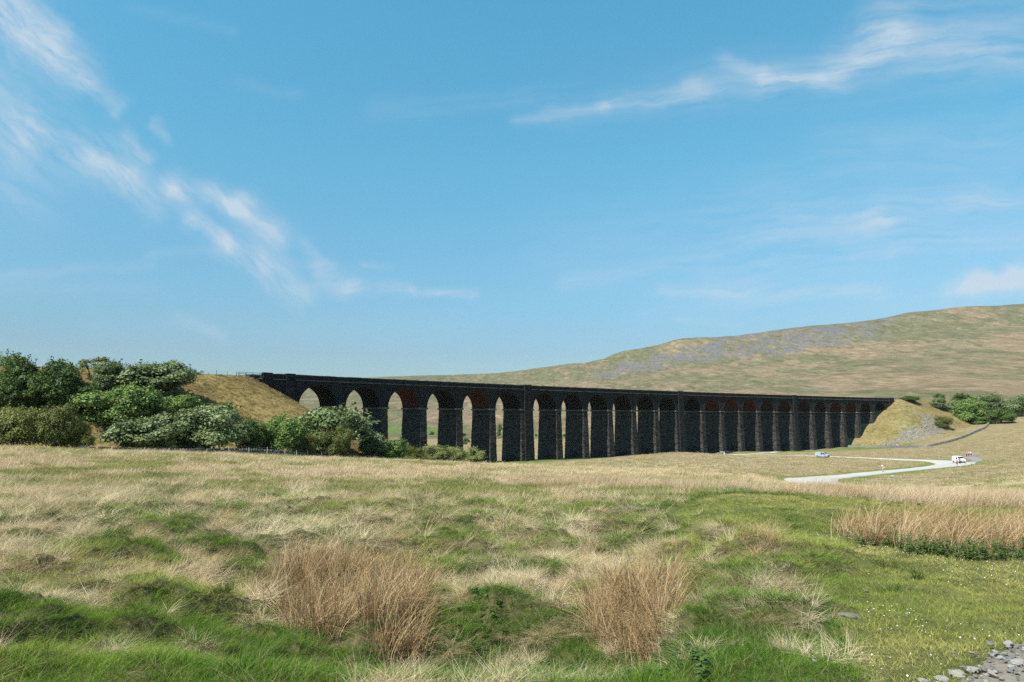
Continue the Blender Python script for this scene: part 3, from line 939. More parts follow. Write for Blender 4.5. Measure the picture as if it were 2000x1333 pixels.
SA, SB = -10.9, S_END + 9.5
for near_side in (True, False):
    def tt(a, b): return (a, b) if near_side else (-WID - b, -WID - a)
    mb = MB(); wall_strip(mb, SA, SB, *tt(0.0, 0.34), ZCOR, ZCOR + 0.32, 130)
    mb.build('cornice', M['coping'], via)
    mb = MB(); wall_strip(mb, SA, SB, *tt(-0.45, 0.16), ZCOR + 0.321, ZT - 0.2, 130)
    par = mb.build('parapet', M['stone'], via)
    mb = MB(); wall_strip(mb, SA, SB, *tt(-0.53, 0.26), ZT - 0.199, ZT, 260, 0, 0.05)
    mb.build('coping', M['coping'], par)
mb = MB()
wall_strip(mb, SA, SB, -WID + 0.46, -0.46, ZCOR + 0.02, ZCOR + 0.30, 60)
mb.build('track_bed', M['old_track'], via)
for s0, s1 in ((SA, (centres[0][0] + centres[0][1]) / 2), ((centres[24][0] + centres[24][1]) / 2, SB)):
    mb = MB()
    wall_strip(mb, s0, s1, -WID, -0.001, ZS - 16, ZCOR, 14)
    ab = mb.build('abutment', M['stone'], via)
    for p0 in ([s0 + 0.3, s0 + 7.3] if s0 < 0 else [s0 + 2.2, s1 - 2.6]):
        wid = 2.8 if s0 < 0 else 2.0
        mb = MB()
        course_block(mb, p0, p0 + wid, -0.6, 0.5, ZS - 14, ZT + (0.2 if s0 < 0 else 0.15), 0, 0, 0, 0.03)
        mb.build('pilaster', M['stone'], ab)
# low wing wall behind the left hand end
mb = MB()
wall_strip(mb, -15.2, SA - 0.01, -0.9, 0.2, ZCOR - 6.5, ZCOR + 0.15, 6)
wing = mb.build('wing_wall', M['stone'], via)

# ------------------------------------------------------------------ grass and rushes
def blades(n, rad, h, w, lean=0.25, curl=0.5, seg=3, seed=0, hvar=0.35, wind=0.18, flat=0.0):
    """one tuft: n tapering curved blades rooted in a disc; returns verts, quads, tris, rnd"""
    g = np.random.default_rng(seed)
    a = g.uniform(0, 2 * np.pi, n); r = rad * np.sqrt(g.random(n))
    bx, by = r * np.cos(a), r * np.sin(a)
    hh = h * (1 - hvar + 2 * hvar * g.random(n))
    dirn = a + g.normal(0, 0.7, n)
    ln = lean * (0.3 + g.random(n)) * (0.4 + r / max(rad, 1e-6))
    cu = curl * (0.3 + g.random(n))
    fa = g.uniform(0, 2 * np.pi, n)
    rows = []
    for i in range(seg + 1):
        t = i / seg
        hor = hh * (ln * t + cu * t * t)
        x = bx + hor * np.cos(dirn) + wind * hh * t * t
        y = by + hor * np.sin(dirn)
        z = hh * (t - flat * t * t) / (1 + 0.35 * (ln + cu) * t) - 0.02
        ww = w * (1 - 0.85 * t) * (0.6 + 0.8 * ((np.arange(n) * 0.618) % 1))
        dx, dy = np.cos(fa) * ww / 2, np.sin(fa) * ww / 2
        rows.append((np.stack([x - dx, y - dy, z], 1), np.stack([x + dx, y + dy, z], 1)))
    V_ = []
    for l, r_ in rows: V_ += [l, r_]
    vs = np.stack(V_, 1).reshape(-1, 3)
    per = 2 * (seg + 1); base = np.arange(n) * per
    q = np.concatenate([np.stack([base + 2 * i, base + 2 * i + 1, base + 2 * i + 3, base + 2 * i + 2], 1) for i in range(seg)])
    rnd = np.repeat(g.random(n), per)
    return vs, q, rnd


def rnd_attr(me, rnd):
    at_ = me.attributes.new('rnd', 'FLOAT', 'POINT')
    at_.data.foreach_set('value', np.asarray(rnd, np.float32))


def tuft_proto(name, mat, *a, **k):
    vs, q, rnd = blades(*a, **k)
    me = np_mesh(name, vs, q)
    rnd_attr(me, rnd); me.materials.append(mat)
    return bpy.data.objects.new(name, me)       # only instanced by the scatter below


def scatter(name, P, rot, scl, tint, protos, label, cat):
    """one object whose points carry instanced tufts"""
    me = bpy.data.meshes.new(name)
    me.vertices.add(len(P)); me.vertices.foreach_set('co', np.asarray(P, np.float32).ravel())
    a = me.attributes.new('rot', 'FLOAT_VECTOR', 'POINT'); a.data.foreach_set('vector', np.asarray(rot, np.float32).ravel())
    a = me.attributes.new('scl', 'FLOAT_VECTOR', 'POINT'); a.data.foreach_set('vector', np.asarray(scl, np.float32).ravel())
    a = me.attributes.new('tint', 'FLOAT_COLOR', 'POINT'); a.data.foreach_set('color', np.concatenate([tint, np.ones((len(P), 1))], 1).astype(np.float32).ravel())
    a = me.attributes.new('pick', 'INT', 'POINT'); a.data.foreach_set('value', rng.integers(0, len(protos), len(P)).astype(np.int32))
    o = link(name, me)
    ng = bpy.data.node_groups.new(name, 'GeometryNodeTree')
    ng.interface.new_socket('Geometry', in_out='INPUT', socket_type='NodeSocketGeometry')
    ng.interface.new_socket('Geometry', in_out='OUTPUT', socket_type='NodeSocketGeometry')
    gi = ng.nodes.new('NodeGroupInput'); go = ng.nodes.new('NodeGroupOutput')
    iop = ng.nodes.new('GeometryNodeInstanceOnPoints')
    mp = ng.nodes.new('GeometryNodeMeshToPoints')
    ng.links.new(gi.outputs[0], mp.inputs[0]); ng.links.new(mp.outputs[0], iop.inputs['Points'])
    jn = ng.nodes.new('GeometryNodeJoinGeometry')
    for p in protos:
        oi = ng.nodes.new('GeometryNodeObjectInfo'); oi.inputs['Object'].default_value = p
        gg = ng.nodes.new('GeometryNodeGeometryToInstance')
        ng.links.new(oi.outputs['Geometry'], gg.inputs[0]); ng.links.new(gg.outputs[0], jn.inputs[0])
    ng.links.new(jn.outputs[0], iop.inputs['Instance'])
    iop.inputs['Pick Instance'].default_value = True

    def named(t, nm):
        n = ng.nodes.new('GeometryNodeInputNamedAttribute'); n.data_type = t; n.inputs[0].default_value = nm
        return n.outputs[0]
    ng.links.new(named('INT', 'pick'), iop.inputs['Instance Index'])
    er = ng.nodes.new('FunctionNodeEulerToRotation'); ng.links.new(named('FLOAT_VECTOR', 'rot'), er.inputs[0])
    ng.links.new(er.outputs[0], iop.inputs['Rotation'])
    ng.links.new(named('FLOAT_VECTOR', 'scl'), iop.inputs['Scale'])
    ng.links.new(iop.outputs[0], go.inputs[0])
    md = o.modifiers.new('scatter', 'NODES'); md.node_group = ng
    tag(o, label, cat, kind='stuff')
    return o


def field_points(y0, y1, cell, umax=0.86, umin=-0.86):
    """jittered grid of points in the wedge in front of the viewpoint"""
    xs = np.arange(umin * y1 - 1, umax * y1 + 1, cell); ys = np.arange(y0, y1, cell)
    X, Y = np.meshgrid(xs, ys); X = X.ravel(); Y = Y.ravel()
    X = X + rng.uniform(-0.5, 0.5, len(X)) * cell * 1.1; Y = Y + rng.uniform(-0.5, 0.5, len(Y)) * cell * 1.1
    k = (X > umin * Y - 0.8) & (X < umax * Y + 0.8) & (Y > y0 - cell) & (Y < y1 + cell)
    return X[k], Y[k]


def track_mask(X, Y):
    """bare stony track in the near right corner"""
    d = (X - 2.75) * 0.62 - (Y - 4.72) * 0.785
    return sstep(-0.10, 0.14, d + 0.5 * (fbm(X * 1.3, Y * 1.3, 3) - 0.5))


RUSH_A = [(480, 1165), (560, 1120), (690, 1105), (800, 1125), (845, 1165), (815, 1220), (825, 1285), (745, 1308), (645, 1296), (560, 1255)]
RUSH_B = [(1165, 1195), (1215, 1160), (1300, 1162), (1312, 1200), (1305, 1292), (1240, 1312), (1190, 1300), (1162, 1245)]
RUSH_C = [(1640, 1035), (1720, 1028), (1850, 1028), (2060, 1032), (2060, 1085), (1900, 1088), (1780, 1080), (1690, 1066), (1645, 1052)]

tint_of = lambda g, n: None
GREENS = np.array([(0.036, 0.095, 0.010), (0.082, 0.165, 0.018), (0.155, 0.235, 0.034), (0.270, 0.290, 0.075)])
STRAWS = np.array([(0.36, 0.265, 0.135), (0.52, 0.42, 0.25), (0.64, 0.55, 0.37), (0.42, 0.28, 0.14)])


def pick_tint(tab, X, Y, sc=0.35, seed=0.0):
    f = np.clip(fbm(X * sc + seed, Y * sc, 4) * 1.6 - 0.3 + rng.normal(0, 0.13, len(X)), 0, 0.999) * (len(tab) - 1)
    i = f.astype(int); w = (f - i)[:, None]
    return tab[i] * (1 - w) + tab[i + 1] * w


def lay(X, Y, zoff=0.0):
    return np.stack([X, Y, ground(X, Y) + zoff], 1)


def rots(n, tilt=0.15):
    return np.stack([rng.normal(0, tilt, n), rng.normal(0, tilt, n), rng.uniform(-0.9, 0.9, n)], 1)


bl = M['blade']
SHORT = [tuft_proto('lawn_tuft', bl, 70, 0.15, 0.045, 0.0045, 0.7, 0.8, 2, s, wind=0.05) for s in range(4)]
LUSH = [tuft_proto('lush_tuft', bl, 64, 0.12, 0.125, 0.0048, 0.5, 0.8, 3, 10 + s, wind=0.16, hvar=0.55) for s in range(4)]
DRY = [tuft_proto('dry_tuft', bl, 90, 0.12, 0.15, 0.0042, 0.8, 1.3, 3, 20 + s, wind=0.15, flat=0.25, hvar=0.5) for s in range(4)]
MAT_ = [tuft_proto('matted_tuft', bl, 90, 0.18, 0.13, 0.0048, 1.2, 1.6, 3, 25 + s, wind=0.12, flat=0.55, hvar=0.5) for s in range(3)]
SEED = [tuft_proto('seeding_tuft', bl, 20, 0.2, 0.30, 0.003, 0.3, 0.25, 3, 30 + s, wind=0.2) for s in range(3)]
COARSE = [tuft_proto('coarse_tuft', bl, 90, 0.42, 0.27, 0.014, 0.5, 0.7, 2, 40 + s, wind=0.2) for s in range(4)]
FARG = [tuft_proto('far_tuft', bl, 70, 1.0, 0.22, 0.05, 0.5, 0.6, 2, 50 + s, wind=0.2) for s in range(4)]

layers = {'green': [], 'dry': [], 'seed': [], 'lawn': []}
bands = [(3.4, 9, 0.085, 0.85), (9, 16, 0.125, 1.1), (16, 30, 0.25, 1.8)]
for y0, y1, cell, sc in bands:
    X, Y = field_points(y0, y1, cell)
    g = green(X, Y); lw = lawn_mask(X, Y); tm = track_mask(X, Y)
    patch = fbm(X * 0.9, Y * 0.9, 3) * 0.42 + fbm(X * 2.6, Y * 2.6, 2) * 0.58
    isg = (0.5 + (g - 0.42 - 0.16 * sstep(7.5, 5.5, Y)) * 0.72 + (patch - 0.5) * 2.6) > 0.5
    bare = fbm(X * 1.7 + 33, Y * 1.7, 3) < 0.34
    rush = rect_px(X, Y, RUSH_A) | rect_px(X, Y, RUSH_B) | rect_px(X, Y, RUSH_C)
    u = rng.random(len(X))
    mound = sstep(0.46, 0.64, fbm(X * 1.15 + 70, Y * 1.15, 2)) > 0.2
    keep = (tm < 0.5) & ~(bare & ~mound & (lw < 0.5) & (u < 0.15))
    lawn = keep & (lw > 0.55) & ~rush
    gr = keep & ~lawn & isg & ~(rush & (u < 0.9))
    dr = keep & ~lawn & ~isg & ~(rush & (u < 0.93))
    to_g = dr & (Y < 8.2) & (X > -3) & (rng.random(len(X)) < 0.55); gr = gr | to_g; dr = dr & ~to_g
    layers['lawn'].append((X[lawn], Y[lawn], sc)); layers['green'].append((X[gr], Y[gr], sc)); layers['dry'].append((X[dr], Y[dr], sc))
    sd_ = dr & (Y > 8.5) & (u < (0.02 if y0 < 12 else 0.08))
    layers['seed'].append((X[sd_], Y[sd_], sc))


def emit(name, parts, tab, protos, label, cat, hs=(0.7, 1.3), seed=0.0, tilt=0.15, size=None):
    Ps, Rs, Ss, Ts = [], [], [], []
    for X, Y, sc in parts:
        n = len(X)
        if not n: continue
        Ps.append(lay(X, Y)); Rs.append(rots(n, tilt))
        h = rng.uniform(hs[0], hs[1], n) * (0.75 + 0.5 * fbm(X * 0.7 + 5, Y * 0.7, 2))
        if size is not None: h = h * size(X, Y)
        wf = np.full(n, sc) if size is None else sc * (0.4 + 0.6 * size(X, Y))
        Ss.append(np.stack([wf, wf, h * sc ** 0.35], 1)); Ts.append(pick_tint(tab, X, Y, 0.35, seed))
    return scatter(name, np.concatenate(Ps), np.concatenate(Rs), np.concatenate(Ss), np.concatenate(Ts), protos, label, cat)


LAWNT = np.array([(0.085, 0.140, 0.022), (0.190, 0.230, 0.046), (0.280, 0.285, 0.075), (0.37, 0.33, 0.125)])
emit('short_grass', layers['lawn'], LAWNT, SHORT, 'short yellow green turf in the right foreground', 'grass', (0.6, 1.3), 2.0)
emit('green_grass', layers['green'], GREENS, LUSH, 'lush windblown green grass in the left foreground', 'grass', (0.45, 1.15), 7.0, 0.2, lambda X, Y: 0.72 + 0.28 * sstep(6.0, 11, Y))
near_low = lambda X, Y: 0.6 + 0.4 * sstep(6.5, 10, Y)
half = lambda p, a: [(X[m], Y[m], s) for X, Y, s in p for m in [((np.sin(X * 12.9898 + Y * 78.233) * 43758.5453) % 1 < 0.6) == a]]
emit('dry_grass', half(layers['dry'], True), STRAWS, DRY, 'pale straw coloured tussock grass across the near field', 'grass', (0.6, 1.3), 4.0, 0.3, near_low)
emit('matted_grass', half(layers['dry'], False), STRAWS, MAT_, 'flattened bleached grass between the tussocks', 'grass', (0.6, 1.3), 11.0, 0.35, near_low)
emit('seeding_grass', layers['seed'], np.array([(0.30, 0.28, 0.13), (0.42, 0.36, 0.22), (0.48, 0.40, 0.27), (0.44, 0.33, 0.22)]), SEED, 'thin seeding grass stems standing above the tussocks', 'grass', (0.6, 1.1), 6.0)

TUSS = [tuft_proto('tussock', bl, 300, 0.15, 0.15, 0.0042, 1.1, 1.9, 4, 80 + s, wind=0.12, flat=0.35, hvar=0.6) for s in range(4)]
X, Y = field_points(9.2, 34, 0.46)
gq = green(X, Y); u = rng.random(len(X))
k = (track_mask(X, Y) < 0.05) & (lawn_mask(X, Y) < 0.45) & ~rect_px(X, Y, RUSH_A) & ~rect_px(X, Y, RUSH_B) & (u < 0.62 - 0.42 * gq) & (fbm(X * 0.5, Y * 0.5 + 60, 2) > 0.40)
emit('tussocks', [(X[k], Y[k], 1.0)], np.array([(0.32, 0.23, 0.12), (0.46, 0.36, 0.21), (0.56, 0.46, 0.29), (0.40, 0.27, 0.13)]), TUSS, 'drooping pale grass tussocks standing out of the near field', 'grass', (0.45, 1.1), 21.0, 0.2)
GT = [tuft_proto('green_tussock', bl, 170, 0.14, 0.20, 0.0052, 0.7, 0.8, 3, 90 + s, wind=0.15, hvar=0.5) for s in range(3)]
X, Y = field_points(5, 34, 0.55); u = rng.random(len(X)); lw = lawn_mask(X, Y)
k = (track_mask(X, Y) < 0.05) & (u < np.where(lw > 0.5, 0.07, 0.30)) & ~rect_px(X, Y, RUSH_A) & ~rect_px(X, Y, RUSH_B) & ~rect_px(X, Y, RUSH_C)
emit('green_tussocks', [(X[k], Y[k], 1.0)], np.array([(0.035, 0.085, 0.014), (0.055, 0.115, 0.020), (0.08, 0.14, 0.03)]), GT, 'dark green grass clumps dotted through the near field', 'grass', (0.5, 1.15), 23.0, 0.15)

# middle field up to and over the crest
mid = []
for y0, y1, cell, sc in ((30, 55, 0.50, 1.0), (55, 100, 0.85, 1.5)):
    X, Y = field_points(y0, y1, cell)
    k = ~near_path(X, Y, PATHS[0], 0.4)
    mid.append((X[k], Y[k], sc))
MX = np.concatenate([m[0] for m in mid]); MY = np.concatenate([m[1] for m in mid])
MS = np.concatenate([np.full(len(m[0]), m[2]) for m in mid])
mg = green(MX, MY) + (fbm(MX * 0.4, MY * 0.4, 4) - 0.5) * 2.0 + (fbm(MX * 0.08, MY * 0.08, 2) - 0.5) * 0.7
isg = mg > 0.42
emit('meadow_grass', [(MX[isg & (MS == s)], MY[isg & (MS == s)], s) for s in (1.0, 1.5)], np.array([(0.14, 0.175, 0.045), (0.21, 0.235, 0.07), (0.29, 0.28, 0.105), (0.36, 0.31, 0.15)]), COARSE, 'rough green meadow grass in the middle of the field', 'grass', (0.5, 0.9), 3.0)
PINK = np.array([(0.42, 0.335, 0.185), (0.54, 0.44, 0.27), (0.60, 0.48, 0.31), (0.54, 0.39, 0.25)])
emit('bleached_grass', [(MX[~isg & (MS == s)], MY[~isg & (MS == s)], s) for s in (1.0, 1.5)], PINK, COARSE, 'bleached pinkish grass running to the crest of the field', 'grass', (0.7, 1.25), 8.0)

# fields below the viaduct
far = []
X, Y = field_points(100, 330, 1.9, 0.80, -0.25)
s_, t_ = local(X, Y)
k = (t_ > 7) & (X / Y > -0.1)
for pth in PATHS: k &= ~near_path(X, Y, pth, 2.6)
k &= ~((np.abs(t_ - 9) < 7) & (s_ > 45) & (s_ < 400))
k &= emb_right(s_, t_) + CZ < ground(X, Y, False) - 0.3
k &= rng.random(len(X)) < 0.85
X, Y = X[k], Y[k]
fg = fbm(X * 0.05, Y * 0.05, 4) + (fbm(X * 0.3, Y * 0.3, 2) - 0.5) * 0.5
FAR_T = np.array([(0.23, 0.23, 0.085), (0.35, 0.295, 0.155), (0.45, 0.365, 0.22), (0.50, 0.39, 0.25)])
emit('far_grass', [(X, Y, 1.0)], FAR_T, FARG, 'dry rough grass over the field below the viaduct', 'grass', (0.4, 1.0), 13.0)

BANKT = np.array([(0.09, 0.068, 0.026), (0.27, 0.205, 0.08), (0.36, 0.285, 0.125), (0.22, 0.19, 0.07)])
X = rng.uniform(-125, -45, 9000); Y = rng.uniform(140, 215, 9000); s_, t_ = local(X, Y)
k = (emb_left(s_, t_) + CZ > ground(X, Y, False) - 0.4) & (t_ > -2) & (s_ > -60) & (s_ < 40)
X2 = rng.uniform(180, 380, 14000); Y2 = rng.uniform(330, 480, 14000); s2, t2 = local(X2, Y2)
k2 = (emb_right(s2, t2) + CZ > ground(X2, Y2, False) - 0.4) & (t2 > -2) & (s2 > 330) & (zones(X2, Y2)[1] < 0.3)
X, Y = np.concatenate([X[k], X2[k2]]), np.concatenate([Y[k], Y2[k2]])
emit('bank_grass', [(X, Y, 0.6)], BANKT, FARG, 'tawny tufted grass on the two embankments', 'grass', (0.6, 2.6), 17.0)

# rush line along the shelf in front of the path
X, Y = field_points(27, 56, 0.34, 0.80, 0.0)
pxs = 1000 + X / Y * F * 1.01
line = 45 - 13.5 * sstep(1150, 1600, pxs) - 1.0 * sstep(1600, 1950, pxs)
wd = 3.0 + 3.0 * fbm(X * 0.1, Y * 0.1 + 9, 2) + 3.2 * sstep(1650, 1800, pxs)
k = (np.abs(Y - line - wd * 0.25) < wd) & (pxs > 1020) & (fbm(X * 0.5, Y * 0.5, 3) + rng.normal(0, 0.06, len(X)) > 0.44 - 0.10 * sstep(1450, 1650, pxs) + 0.12 * sstep(1250, 1050, pxs))
X, Y = X[k], Y[k]
RUSHT = np.array([(0.38, 0.265, 0.145), (0.48, 0.36, 0.22), (0.56, 0.44, 0.29), (0.46, 0.32, 0.19)])
RUSHP = [tuft_proto('rush_tuft', bl, 50, 0.28, 0.80, 0.010, 0.2, 0.2, 3, 70 + s, wind=0.14, hvar=0.5) for s in range(4)]
emit('rushes', [(X, Y, 1.0)], RUSHT, RUSHP, 'belt of tall tan rushes in front of the pale path', 'rushes', (0.38, 0.75), 1.0)


def rush_clump(name, poly, n, h, wind, label, spread=1.0, lie=0.0):
    xs, ys = zip(*[hit(px, py, 4.0, 60) for px, py in poly])
    m = max(12, n // 95)
    cx_ = rng.uniform(min(xs), max(xs), m * 12); cy_ = rng.uniform(min(ys), max(ys), m * 12)
    k = rect_px(cx_, cy_, poly); cx_, cy_ = cx_[k][:m], cy_[k][:m]; m = len(cx_)
    ti = rng.integers(0, m, n)
    trad = rng.uniform(0.05, 0.16, m)
    ox, oy = rng.normal(0, 1, n) * trad[ti], rng.normal(0, 1, n) * trad[ti]
    X, Y = cx_[ti] + ox, cy_[ti] + oy
    seg = 5
    hh = h * rng.uniform(0.35, 1.1, n) * rng.uniform(0.62, 1.12, m)[ti]
    dirn = np.arctan2(oy, ox) + rng.normal(0, 0.9, n)
    ln = np.abs(rng.normal(0.10, 0.12, n)) * spread; cu = np.abs(rng.normal(0.08, 0.16, n)) * spread + lie * rng.random(n) ** 2 + (rng.random(m) ** 3 * 0.6)[ti]
    bent = rng.random(n) < 0.30
    cu = np.where(bent, cu + rng.uniform(0.3, 1.1, n), cu)
    Z = ground(X, Y) - 0.03
    fa = rng.uniform(0, np.pi, n); w = rng.uniform(0.0026, 0.0052, n)
    rows = []
    for i in range(seg + 1):
        t = i / seg
        hor = hh * (ln * t + cu * t ** 2)
        x = X + hor * np.cos(dirn) + wind * hh * t ** 1.7
        y = Y + hor * np.sin(dirn) - 0.05 * hh * t * t
        z = Z + hh * (t - np.where(bent, 0.42, 0.06) * t ** 3) / (1 + 0.3 * (ln + cu) * t)
        ww = w * (1 - 0.75 * t)
        dx, dy = np.cos(fa) * ww, np.sin(fa) * ww
        rows += [np.stack([x - dx, y - dy, z], 1), np.stack([x + dx, y + dy, z], 1)]
    vs = np.stack(rows, 1).reshape(-1, 3); per = 2 * (seg + 1); b = np.arange(n) * per
    q = np.concatenate([np.stack([b + 2 * i, b + 2 * i + 1, b + 2 * i + 3, b + 2 * i + 2], 1) for i in range(seg)])
    me = np_mesh(name, vs, q)
    rnd_attr(me, np.repeat(np.clip(rng.beta(1.3, 1.3, n) * 0.75 + 0.25 * rng.random(m)[ti], 0, 1), per))
    o = link(name, me, M['rush'])
    return tag(o, label, 'rushes', 'stands of dry rushes')


rush_clump('rush_clump', RUSH_A, 11500, 0.84, 0.10, 'wide clump of dry tan rushes in the hollow left of centre', 0.9, 0.2)
rush_clump('rush_clump', RUSH_B, 6800, 0.84, 0.04, 'narrow clump of dry brown rushes in the hollow right of centre', 0.75, 0.25)
rush_clump('rush_clump', RUSH_C, 9500, 0.80, 0.28, 'long bank of leaning dry rushes above the turf at the right edge', 1.2, 0.2)


def leafy_patch(name, pts, label, hgt, n, seed):
    """low broad leaved weeds: stems with paired leaves"""
    g = np.random.default_rng(seed); V_, Q_, Rn = [], [], []
    poly = pts
    xs, ys = zip(*[hit(px, py, 4.0, 60) for px, py in poly])
    X = g.uniform(min(xs), max(xs), n * 8); Y = g.uniform(min(ys), max(ys), n * 8)
    k = rect_px(X, Y, poly) & (fbm(X * 1.6, Y * 1.6, 3) > 0.44); X, Y = X[k][:n], Y[k][:n]
    Z = ground(X, Y)
    for x, y, z in zip(X, Y, Z):
        h = hgt * g.uniform(0.25, 1.2)
        for lv in range(7):
            for sgn in range(3):
                a = g.uniform(0, 6.283); l = g.uniform(0.03, 0.065); c, s = math.cos(a), math.sin(a)
                zz_ = z + h * (0.25 + 0.12 * lv); d = -g.uniform(-0.2, 0.5) * l
                b = len(V_)
                V_ += [(x, y, zz_), (x + c * l * .5 - s * l * .3, y + s * l * .5 + c * l * .3, zz_ + d * .3), (x + c * l, y + s * l, zz_ + d), (x + c * l * .5 + s * l * .3, y + s * l * .5 - c * l * .3, zz_ + d * .3)]
                Q_.append((b, b + 1, b + 2, b + 3)); Rn += [g.random()] * 4
    me = np_mesh(name, V_, Q_); rnd_attr(me, Rn)
    return tag(link(name, me, M['leaf_dark']), label, 'weeds', kind='stuff')


leafy_patch('nettles', [(1640, 1050), (1760, 1068), (1900, 1082), (2060, 1084), (2060, 1108), (1900, 1104), (1760, 1088), (1650, 1070)], 'dark green nettles along the foot of the rush bank', 0.27, 330, 3)
leafy_patch('nettles', [(1010, 1275), (1150, 1285), (1290, 1296), (1390, 1290), (1380, 1333), (1200, 1333), (1020, 1318)], 'dark leafy weeds in the hollow at the bottom of the picture', 0.10, 300, 4)
leafy_patch('nettles', [(850, 1180), (960, 1190), (1000, 1270), (1130, 1285), (1010, 1300), (880, 1270)], 'dark leafy weeds between the two rush clumps', 0.09, 110, 5)

# daisies on the short turf
X, Y = field_points(4.4, 14, 0.10, 0.84, 0.12)
k = (track_mask(X, Y) < 0.3) & (fbm(X * 0.8, Y * 0.8, 3) > 0.50) & (rng.random(len(X)) < 0.8) & ~rect_px(X, Y, RUSH_C) & (lawn_mask(X, Y) > 0.75)
X, Y = X[k], Y[k]; Z = ground(X, Y) + rng.uniform(0.035, 0.075, len(X))
V_, Q_ = [], []
for x, y, z in zip(X, Y, Z):
    b = len(V_); r = rng.uniform(0.003, 0.0068); tl = rng.normal(0, 0.3, 2)
    for q in range(6):
        a = q * math.pi / 3; V_.append((x + r * math.cos(a), y + r * math.sin(a), z + r * (tl[0] * math.cos(a) + tl[1] * math.sin(a))))
    Q_ += [(b, b + 1, b + 2, b + 3), (b, b + 3, b + 4, b + 5)]
daisy = simple('daisy_white', (0.62, 0.62, 0.57), 0.8, 0.1)
tag(link('daisies', np_mesh('daisies', V_, Q_), daisy), 'tiny white daisies dotted over the short turf', 'flowers', kind='stuff')


# ------------------------------------------------------------------ stones, track
def stone_mesh(name, seed, flat=0.6, mat='rock'):
    g = np.random.default_rng(seed)
    bm = bmesh.new(); bmesh.ops.create_icosphere(bm, subdivisions=2, radius=1.0)
    ph = g.uniform(0, 6.28, 9); dirs = g.normal(0, 1, (5, 3)); dirs /= np.linalg.norm(dirs, axis=1)[:, None]
    for v in bm.verts:
        c = np.array(v.co); k = 1.0
        for d, p in zip(dirs, ph): k += 0.10 * math.sin(3.2 * float(c @ d) + p)
        for d in dirs:
            m = float(c @ d)
            if m > 0.72: k *= 0.72 / m
        v.co = v.co * k; v.co.z *= flat; v.co.x *= 1.25
    me = bpy.data.meshes.new(name); bm.to_mesh(me); bm.free()
    me.materials.append(M[mat])
    return me


stones = [stone_mesh('stone', 90 + i, 0.35 + 0.08 * (i % 3)) for i in range(5)]


def put_stone(name, x, y, size, label, group, rz=None, sink=0.25, cat='stone', me=None):
    o = bpy.data.objects.new(name, me or stones[rng.integers(0, 5)])
    COL.objects.link(o)
    o.location = (x, y, gz(x, y) + size * 0.3 * (1 - sink)); o.scale = (size, size, size)
    o.rotation_euler = (rng.normal(0, 0.12), rng.normal(0, 0.12), rng.uniform(0, 6.28) if rz is None else rz)
    return tag(o, label, cat, group)


# bare track sheet
xs = np.linspace(1.2, 6.2, 90); ys = np.linspace(2.2, 7.4, 90)
gx, gy = np.meshgrid(xs, ys); tmv = track_mask(gx.ravel(), gy.ravel()).reshape(gx.shape)
gzv = ground(gx.ravel(), gy.ravel()).reshape(gx.shape) + 0.035 * (tmv * 2 - 1.2) + 0.012 * (fbm(gx.ravel() * 14, gy.ravel() * 14, 2).reshape(gx.shape) - 0.5)
vs = np.stack([gx.ravel(), gy.ravel(), gzv.ravel()], 1); nx = len(xs)
qq = [(i * nx + j, i * nx + j + 1, (i + 1) * nx + j + 1, (i + 1) * nx + j) for i in range(len(ys) - 1) for j in range(nx - 1)]
tag(link('track', np_mesh('track', vs, qq, smooth=True), M['track']), 'bare stony track in the near right corner', 'track', kind='structure')
# loose gravel on the track, one uncountable scatter
X = rng.uniform(1.4, 6.2, 16000); Y = rng.uniform(2.4, 7.4, 16000)
k = track_mask(X, Y) + rng.normal(0, 0.22, len(X)) > 0.55
X, Y = X[k][:5200], Y[k][:5200]
gp = []
for i in range(4):
    me = stone_mesh('gravel_chip', 120 + i, 0.5, 'dark_rock' if i % 2 else 'rock'); gp.append(bpy.data.objects.new('gravel_chip', me))
n = len(X); sz = np.exp(rng.normal(math.log(0.011), 0.5, n))
scatter('gravel', lay(X, Y, 0.042), np.stack([rng.normal(0, .3, n), rng.normal(0, .3, n), rng.uniform(0, 6.28, n)], 1), np.stack([sz, sz, sz], 1), np.ones((n, 3)), gp, 'loose pale gravel strewn over the stony track', 'gravel')
BIG = [(1985, 1268, .05, 'largest pale stone at the upper edge of the stony track'), (1948, 1282, .04, 'rounded pale stone beside the turf at the top of the track'), (1975, 1300, .045, 'flat slab stone on the track near the right edge'), (1870, 1318, .05, 'pale slab at the bottom edge of the track'),
       (1905, 1312, .05, 'broad pale stone above the lowest slab on the track'), (1840, 1327, .04, 'small pale stone at the left tip of the track'), (1935, 1325, .05, 'grey stone in the bottom right of the track'), (1800, 1330, .03, 'outermost small stone at the end of the track by the grass'), (1960, 1290, .035, 'little grey stone between the slabs on the track')]
for px, py, sz_, lab in BIG:
    x, y = hit(px, py, 2.0, 20); put_stone('stone', x, y, sz_, lab, 'larger stones on the track')
turf_stone = stone_mesh('stone', 150, 0.4, 'dark_rock')
for px, py, sz_, lab in ((1662, 1209, .10, 'flat grey stone half sunk in grass right of the rush hollow'), (1520, 1148, .07, 'small grey stone showing between the dry grass and the turf'), (1692, 1150, .045, 'little grey stone beside dark grass on the turf')):
    x, y = hit(px, py, 3.0, 40); put_stone('stone', x, y, sz_, lab, 'stones sunk in the turf', sink=1.0, me=turf_stone)
